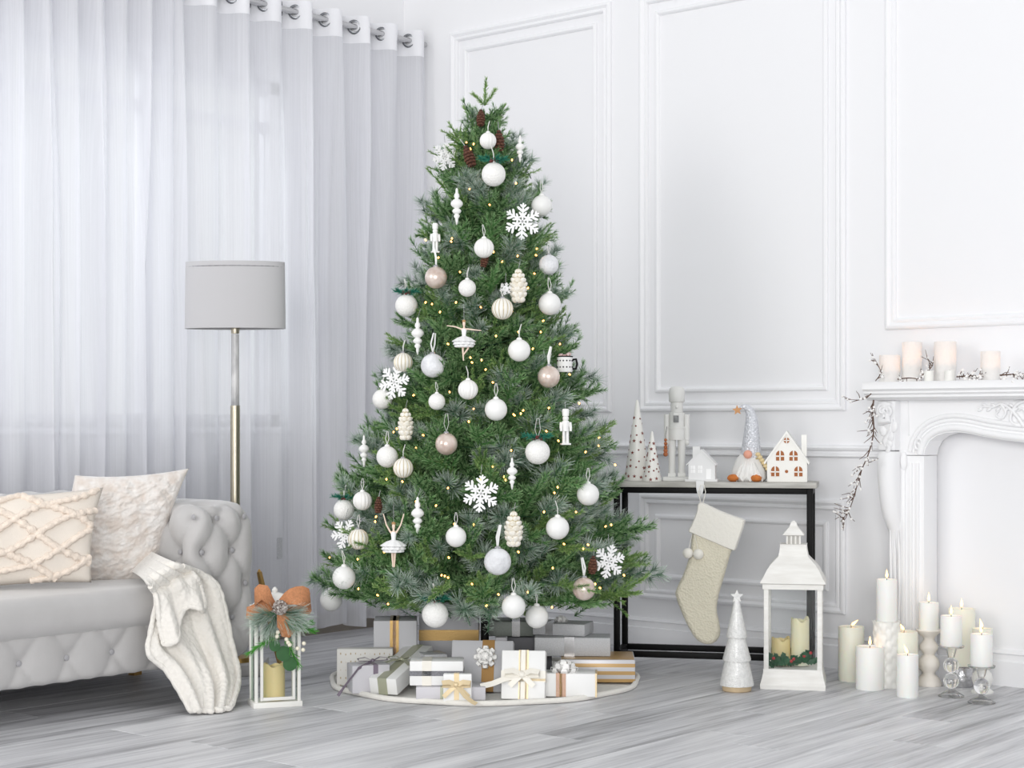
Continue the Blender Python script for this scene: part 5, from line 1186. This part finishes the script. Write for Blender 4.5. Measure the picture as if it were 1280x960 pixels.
# the bow with pine, cone, berries and leaves: one pick fastened to the lantern
BURL = mat('orange_burlap', c(205, 142, 100), .9, bump=.9, bscale=260, var=.22, vscale=120)
pick = thing('bow_pick', 'burnt orange burlap bow pick with pine, cone and berries on lantern', 'bow', SM @ Vector((-q(3), cy-DPH-q(6), Z(757))), LY)
def bl(pts, ws, nm, wd=(0, .35, 1)): MB().strip([lerp_path([Vector((q(a), q(b_), q(c_))) for a, b_, c_ in pts], t/14) for t in range(15)], wd, [lerp_path([Vector((w_, 0, 0)) for w_ in ws], t/14).x*s for t in range(15)], .0012).build(nm, BURL, pick, ang=80)
bl([(2, 0, 0), (16, -10, 10), (34, -10, 10), (40, -4, -2), (24, 2, -6), (4, 1, 0)], [6, 20, 26, 24, 16, 6], 'bow_loop')
bl([(-1, 0, 0), (-10, -10, 8), (-20, -10, 18), (-26, -2, 8), (-14, 2, 0), (-2, 1, 0)], [6, 16, 20, 20, 14, 6], 'bow_loop')
bl([(-2, -2, 0), (-14, -6, -2), (-26, -6, -8), (-38, -4, -8)], [7, 16, 22, 14], 'bow_tail'); bl([(2, -4, -2), (8, -9, -14), (12, -10, -26), (10, -9, -40)], [6, 20, 26, 10], 'bow_tail', (1, .1, 0)); bl([(4, -4, -4), (14, -8, -14), (22, -8, -22), (32, -6, -27)], [6, 16, 16, 8], 'bow_tail', (.6, 0, 1))
mb = MB(); cone_scales(mb, q(20), q(9.5), 7, 8, -.5); M_ = Matrix.Translation((q(2), q(-15), q(-2))) @ Matrix.Rotation(1.2, 4, 'X'); mb.v = [tuple(M_ @ Vector(v)) for v in mb.v]
mb.build('cone_scales', mat('frosted_brown_cone', c(84, 64, 54), .7, col2=c(206, 200, 194), vscale=130), pick, stuff=True); MB().ball((0, 0, 0), (q(5), q(5), q(9)), 12, 8, M=M_).build('cone_core', CONED, pick)
for k, (a, el, L_) in enumerate(((-2.7, -.15, 44), (-2.95, -.45, 46), (-2.45, .05, 34), (-.35, -.2, 48), (-.15, -.5, 44), (-.6, .05, 38), (-2.2, -.8, 36), (-.8, -.7, 40), (-1.9, -1.1, 30))):
    dv = Vector((math.cos(a), -.35, el)).normalized(); nd = Needles(); nd.tip(Vector((0, q(-4), q(-10))), Vector((0, q(-4), q(-10)))+dv*q(L_*.62), 120, q(22), .0007, 42, True); link('pine_spray', nd.mesh('pine_spray', NEED[1]), pick)
FERN = needle_mat('bright_cedar', c(42, 110, 40), c(80, 150, 60), c(96, 168, 72))
for (p0, p1) in (((10, -8, -22), (46, -8, -34)), ((4, -9, -34), (-36, -8, -58)), ((10, -9, -40), (26, -9, -76)), ((14, -9, -30), (40, -9, -24))):
    nd = Needles(); A_ = Vector([q(v) for v in p0]); B_ = Vector([q(v) for v in p1]); nd.tip(A_, B_, 170, q(9), .0013, 46); link('cedar_sprig', nd.mesh('cedar_sprig', FERN), pick)
EUC = mat('eucalyptus_leaf', c(48, 96, 50), .5, var=.2, vscale=30)
for (x_, z_, r_) in ((7, -60, 9.5), (15, -73, 9), (-4, -50, 7)): MB().lathe([(q(r_*.96), 0), (q(r_), .0008), (.001, .002)], 20, M=Matrix.Translation((q(x_), q(-11), q(z_))) @ Matrix.Rotation(PI/2-.15, 4, 'X')).build('round_leaf', EUC, pick)
BEI = mat('cream_berry', c(240, 234, 214), .35)
for (x_, z_) in ((-1, -33), (-2, -38), (10, -42), (12, -46), (14, -49), (24, -54), (32, -48), (31, -56)): MB().ball((q(x_), q(-14), q(z_)), q(2.7), 12, 8).build('berry', BEI, pick)
# ================================================================== fireplace surround
FX0, FX1 = 2.60, 4.02; FC = (FX0+FX1)/2
fp = thing('fireplace_surround', 'white carved plaster fireplace surround with arched opening at right', 'fireplace', (FC, 0, 0))
def fb(mb, name, m=PLASTER, par=None, ang=35): return mb.build(name, m, par or fp, world=(par is None), ang=ang)
YF = -.135                                                   # plane of the flat front
# mantel shelf with moulded edge
pr = [(-.245, 1.163), (-.242, 1.155), (-.245, 1.135), (-.232, 1.126), (-.232, 1.119), (-.220, 1.112), (-.220, 1.104), (-.195, 1.092), (-.001, 1.092), (-.001, 1.163)]
fb(MB().prism(pr, FX0-.005, FX1+.005, ax='yz'), 'mantel_shelf')
def P2(px, py, Y=YF): p = on_y(px, py, Y); return (p.x, p.z)
# arch outline, left half mirrored about the centre
half = [P2(1155, 569), P2(1157, 560), P2(1162, 551), P2(1170, 545), P2(1182, 541), P2(1196, 540), P2(1212, 542), P2(1230, 546), P2(1255, 550), P2(1280, 553)]
half.append((FC, half[-1][1]-.012)); full = half+[(2*FC-a, b_) for a, b_ in half[-2::-1]]
JL = half[0][0]; zj = half[0][1]
XL = P2(1124, 560)[0]
poly = [(XL, zj)]+full+[(2*FC-XL, zj), (2*FC-XL, 1.095), (XL, 1.095)]
fb(MB().prism(poly, YF, -.02), 'frieze', ang=20)
def offs(dst):
    out = []
    for i, (a, b_) in enumerate(full):
        p0 = Vector(full[max(i-1, 0)]); p1 = Vector(full[min(i+1, len(full)-1)]); e = (p1-p0).normalized(); out.append((a-e.y*dst, YF, b_+e.x*dst))
    return [Vector(p) for p in out]
for dst, r_, nm in ((.016, .014, 'arch_bead'), (.045, .008, 'arch_bead'), (.062, .010, 'arch_bead')):
    o_ = offs(dst); fb(MB().tube([lerp_path(o_, t/90) for t in range(91)], r_, 10), nm, ang=80)
# framed line on the frieze
x0, z0 = P2(1136, 535); x1, z1 = P2(1138, 497)
fb(MB().tube([Vector((x0, YF, z0-.03)), Vector((x0, YF, z1)), Vector((2*FC-x0, YF, z1)), Vector((2*FC-x0, YF, z0-.03))], .005, 8), 'frieze_bead')
# legs
for sg in (1, -1):
    mx = (lambda x: x) if sg > 0 else (lambda x: 2*FC-x)
    def bx(xa, xb, ya, yb, za, zb, nm, b_=.003):
        a, b2 = sorted((mx(xa), mx(xb))); fb(MB().box(a, b2, ya, yb, za, zb, b_), nm)
    bx(XL, JL, YF, -.02, .0, zj-.002, 'leg_panel')
    w = JL-XL
    for k in (.12, .40, .68): bx(XL+w*k, XL+w*(k+.14), YF-.008, YF+.01, .12, zj-.03, 'flute', .002)
    # lower plinth
    bx(FX0+.02, JL+.006, YF-.03, -.02, 0, .10, 'plinth', .004)
    # scrolled console bracket: S profile in depth, sweeping in width
    xa0, xa1 = FX0+.025, XL+.006
    prof = [(-0.140, .10, .34), (-0.128, .22, .33), (-0.124, .38, .31), (-0.128, .50, .29), (-0.134, .575, .26), (-0.150, .605, .20), (-0.164, .635, .11), (-0.176, .68, .05), (-0.186, .74, .01), (-0.196, .82, 0), (-0.194, .870, .0), (-0.176, .893, .0)]
    vs = []; fs = []
    for (y_, z_, ins) in prof:
        a_ = xa0+(xa1-xa0)*ins*.9
        for (xx, yy) in ((a_, -.02), (a_, y_+.02), (a_+.012, y_), ((a_+xa1)/2, y_-.008), (xa1-.012, y_), (xa1, y_+.02), (xa1, -.02)): vs.append((mx(xx), yy, z_))
    for i in range(len(prof)-1):
        for k in range(6): f = (i*7+k, i*7+k+1, (i+1)*7+k+1, (i+1)*7+k); fs.append(f if sg > 0 else f[::-1])
    fs.append(tuple(range(7))); fs.append(tuple((len(prof)-1)*7+k for k in range(7)))
    fb(MB().add(vs, fs), 'console_bracket', ang=50)
    cxm = (xa0+xa1)/2
    xm_ = xa0+(xa1-xa0)*.67
    for k in (-.015, .003, .021): fb(MB().tube([(mx(xm_+k), -.142, .585), (mx(xm_+k), -.137, .50), (mx(xm_+k), -.133, .36), (mx(xm_+k), -.146, .13)], [.002, .006, .006, .005], 8), 'fluting', ang=80)
    # capital block with volute and hanging acanthus
    bx(xa0, xa1, -0.180, -.02, .895, 1.094, 'capital', .012)
    for vx, rr_ in ((xa0+.035, .030), (xa1-.028, .026)):
        sp_ = [Vector((mx(vx+rr_*(1-t/34)*math.cos(t*.42+1)), -0.187-.0006*t, 1.052+rr_*(1-t/34)*math.sin(t*.42+1))) for t in range(32)]
        fb(MB().tube(sp_, [.009*(1-t/50) for t in range(32)], 8), 'volute', ang=80)
    fb(MB().tube([(mx(xa0+.03), -0.191, 1.03), (mx(cxm-.01), -0.203, 1.008), (mx(cxm+.02), -0.201, 1.012), (mx(xa1-.03), -0.191, 1.04)], [.012, .017, .015, .010], 10), 'acanthus_curl', ang=80)
    rr = random.Random(3)
    for k in range(9):
        t = k/8; zc = 1.0-.10*t; xo = .030*(1-t)*math.sin(k*2.2)
        fb(MB().ball((0, 0, 0), (.020*(1-.5*t), .008, .026*(1-.4*t)), 12, 8, M=Matrix.Translation((mx(cxm+.012+xo), -0.184, zc)) @ Matrix.Rotation(.5*math.sin(k*1.7), 4, 'Y')), 'acanthus_leaf', ang=80)
    fb(MB().tube([(mx(xa1-.012), -0.183, 1.02), (mx(xa1-.018), -0.189, .97), (mx(xa1-.045), -0.187, .935), (mx(cxm), -0.185, .91)], [.006, .008, .007, .003], 8), 'acanthus_stem', ang=80)
    fb(MB().ball((mx(xa1+.016), YF-.004, .855), (.014, .012, .038), 14, 10), 'side_boss', ang=80)
    # rosette scroll at the arch springing
    sx_, sz_ = P2(1150, 566); fb(MB().tube([Vector((mx(sx_-.005+.02*math.cos(t*.5)*(1-t/20)), YF-.006, sz_+.030+.03*math.sin(t*.5)*(1-t/20))) for t in range(18)], .006, 8), 'springing_scroll', ang=80)
# central rocaille carving: scrolls and leaf sprays, mirrored
rr = random.Random(8)
for sg in (1, -1):
    mx = (lambda x: x) if sg > 0 else (lambda x: 2*FC-x)
    def cv(pts, r0, r1, nm='carved_scroll'):
        q_ = [Vector((mx(P2(a, b_)[0]), YF-.006, P2(a, b_)[1])) for a, b_ in pts]; n_ = 24
        fb(MB().tube([lerp_path(q_, t/(n_-1)) for t in range(n_)], [r0+(r1-r0)*t/(n_-1) for t in range(n_)], 7), nm, ang=80)
    cv([(1224, 510), (1232, 508), (1242, 509), (1252, 505), (1262, 510), (1272, 520), (1280, 532)], .003, .008)
    cv([(1252, 505), (1258, 515), (1253, 523), (1246, 519), (1249, 514)], .006, .003); cv([(1272, 532), (1264, 526), (1266, 514), (1273, 505), (1282, 502), (1290, 506)], .005, .007)
    cv([(1280, 532), (1284, 520), (1279, 511), (1273, 514)], .007, .003); cv([(1268, 500), (1276, 497), (1284, 499)], .004, .006)
    for k in range(9):
        a = 1226+k*5.5; fb(MB().ball((0, 0, 0), (.012, .006, .006), 10, 6, M=Matrix.Translation((mx(P2(a, 509)[0]), YF-.005, P2(a, 506.5 if k % 2 else 512)[1])) @ Matrix.Rotation((.6 if k % 2 else -.6)*sg, 4, 'Y')), 'carved_leaf', ang=80)

# ---- candles on the mantel
MZ = 1.1635
EMB = mat('embossed_white_wax', c(246, 244, 240), .5, bump=.8, bscale=95, btype='voronoi', sub=.3)
def lantern_wax():
    m_, nt, N, L, P = nodes('glowing_wax'); N.remove(P); o_ = N['Material Output']
    d_ = N.new('ShaderNodeBsdfDiffuse'); d_.inputs[0].default_value = c(253, 252, 250); t_ = N.new('ShaderNodeBsdfTranslucent'); t_.inputs[0].default_value = c(255, 248, 242)
    v = N.new('ShaderNodeTexVoronoi'); v.inputs['Scale'].default_value = 95; tc = N.new('ShaderNodeTexCoord'); L.new(tc.outputs['Object'], v.inputs['Vector']); b_ = N.new('ShaderNodeBump'); b_.inputs['Strength'].default_value = .5; b_.inputs['Distance'].default_value = .003; L.new(v.outputs[0], b_.inputs['Height']); L.new(b_.outputs[0], d_.inputs['Normal'])
    x_ = N.new('ShaderNodeMixShader'); x_.inputs[0].default_value = .26; L.new(d_.outputs[0], x_.inputs[1]); L.new(t_.outputs[0], x_.inputs[2]); L.new(x_.outputs[0], o_.inputs[0]); return m_
GLW = lantern_wax(); LED = mat('warm_led_core', c(255, 200, 140), .5, emit=c(255, 190, 140), estr=6.0)
def mantel_candle(lab, px0, px1, ytop, Y, glow):
    p = on_y((px0+px1)/2, 470, Y); d = (p-CAM).dot(FW); s_ = d/FPX; r = (px1-px0)/2*s_; h = hz(ytop, d)-MZ; p.z = MZ
    t = thing('led_candle', lab, 'candle', p, YAW, 'embossed candles on the mantel')
    MB().lathe([(r*.2, .001), (r, .001), (r, h-.002), (r*.95, h), (r*.90, h-.001), (r*.88, .006), (r*.2, .006)], 44).build('shell', GLW, t, ang=50)
    if glow: MB().ball((r*.30, -r*.1, h*.66), (r*.22, r*.22, h*.17), 12, 10).build('led_flame', LED, t)
    MB().lathe([(r*.86, .007), (r*.86, h*.42), (.001, h*.40)], 30).build('inner_wax', WAXW, t)
mantel_candle('shortest glowing embossed candle at the left end of mantel', 1099, 1125, 444, -.13, True)
mantel_candle('tall glowing embossed candle, left of the two tall ones on mantel', 1128, 1152, 427.5, -.09, True)
mantel_candle('tall glowing embossed candle, right of the two tall ones on mantel', 1168, 1195, 427, -.12, True)
mantel_candle('embossed candle with faint glow at the right of mantel', 1226, 1250, 439, -.15, True)
for px0, px1, lab in ((1155, 1167, 'tiny white votive left of the right tall mantel candle'), (1181, 1193.5, 'tiny white votive in front of the right tall mantel candle')):
    p = on_y((px0+px1)/2, 470, -.195); d = (p-CAM).dot(FW); s_ = d/FPX; r = (px1-px0)/2*s_; h = 13*s_; p.z = MZ
    t = thing('votive', lab, 'candle', p, YAW, 'votives on the mantel'); MB().lathe([(r*.95, 0), (r, .002), (r, h), (r*.9, h), (r*.88, h*.8), (.001, h*.8)], 28).build('cup', CER, t, ang=50); MB().tube([(0, 0, h*.78), (0, 0, h*1.05)], .0012, 6).build('wick', WICK, t)

# ---- twig garlands with white berries
TW = mat('brown_twig', c(104, 84, 74), .8); WB = mat('white_berry', c(246, 244, 242), .4)
def garland(lab, path, seed, nt_, spread, tw=.045, nb=1.0, r0=.0035):
    r = random.Random(seed); base = path[0]
    t = thing('twig_garland', lab, 'garland', path[0], 0, 'berry twig garlands at the fireplace'); L = [p-base for p in path]
    st = [lerp_path(L, k/40) for k in range(41)]; MB().tube(st, [r0*(1-.6*k/40) for k in range(41)], 6).build('stem', TW, t)
    bm2 = MB(); nb_ = 0
    for k in range(nt_):
        u = r.uniform(.02, .98); p0 = lerp_path(L, u); tg_ = (lerp_path(L, min(1, u+.02))-lerp_path(L, max(0, u-.02))).normalized()
        sd_ = Vector((r.uniform(-1, 1), r.uniform(-1, .15), r.uniform(-.9, 1)))*spread; dv = (tg_*.8+sd_).normalized(); ln_ = tw*r.uniform(.6, 1.5)
        mid = p0+dv*ln_*.5+Vector((0, 0, r.uniform(-.3, .5)))*ln_*.3; end = p0+dv*ln_+Vector((r.uniform(-.3, .3), -.1, r.uniform(-.2, .6)))*ln_*.4
        MB().tube([p0, mid, end], [.0019, .0015, .0009], 5).build('twig', TW, t)
        for j in range(r.choice((1, 2, 2, 3))):
            if r.random() < nb: bm2.ball(lerp_path([p0, mid, end], r.uniform(.25, 1))+Vector((r.uniform(-1, 1), -1, r.uniform(-1, 1)))*.003, r.uniform(.0035, .0062), 8, 6)
    bm2.build('berries', WB, t, stuff=True)
G = lambda px, py, Y: on_y(px, py, Y)
garland('berry twig garland hanging down the left side of the mantel', [G(1092, 500, -.28), G(1091, 516, -.285), G(1092, 540, -.285), G(1086, 566, -.28), G(1076, 590, -.27), G(1070, 612, -.26), G(1062, 636, -.24), G(1051, 652, -.22)], 2, 64, .85, .044, .6)
garland('wispy berry twig sticking out left below the mantel shelf', [G(1089, 492, -.285), G(1082, 498, -.28), G(1074, 500, -.27), G(1060, 499, -.25)], 5, 9, .8, .03, .5, .0022)
garland('wispy twig rising at the left end of the mantel', [Vector((2.63, -.2, 1.168)), G(1101, 465, -.2), G(1094, 452, -.2), G(1088, 441, -.19)], 6, 8, .7, .028, .5, .002)
garland('berry twigs lying along the mantel between the left candles', [G(1122, 474, -.20)*1, G(1136, 472.5, -.21), G(1150, 473, -.215), G(1157, 466, -.19), G(1166, 455, -.16), G(1152, 446, -.15)], 7, 24, .8, .028, .6, .0025)
garland('berry twigs lying on the mantel left of the rightmost candle', [G(1196, 471, -.2), G(1206, 470, -.21), G(1216, 470, -.21), G(1226, 470, -.20)], 9, 30, .9, .028, .6, .003)
garland('berry twigs lying on the mantel at the right edge', [G(1250, 469, -.2), G(1264, 468, -.21), G(1280, 468, -.21), G(1300, 467, -.2), G(1330, 467, -.2)], 11, 40, .9, .034, .6, .003)
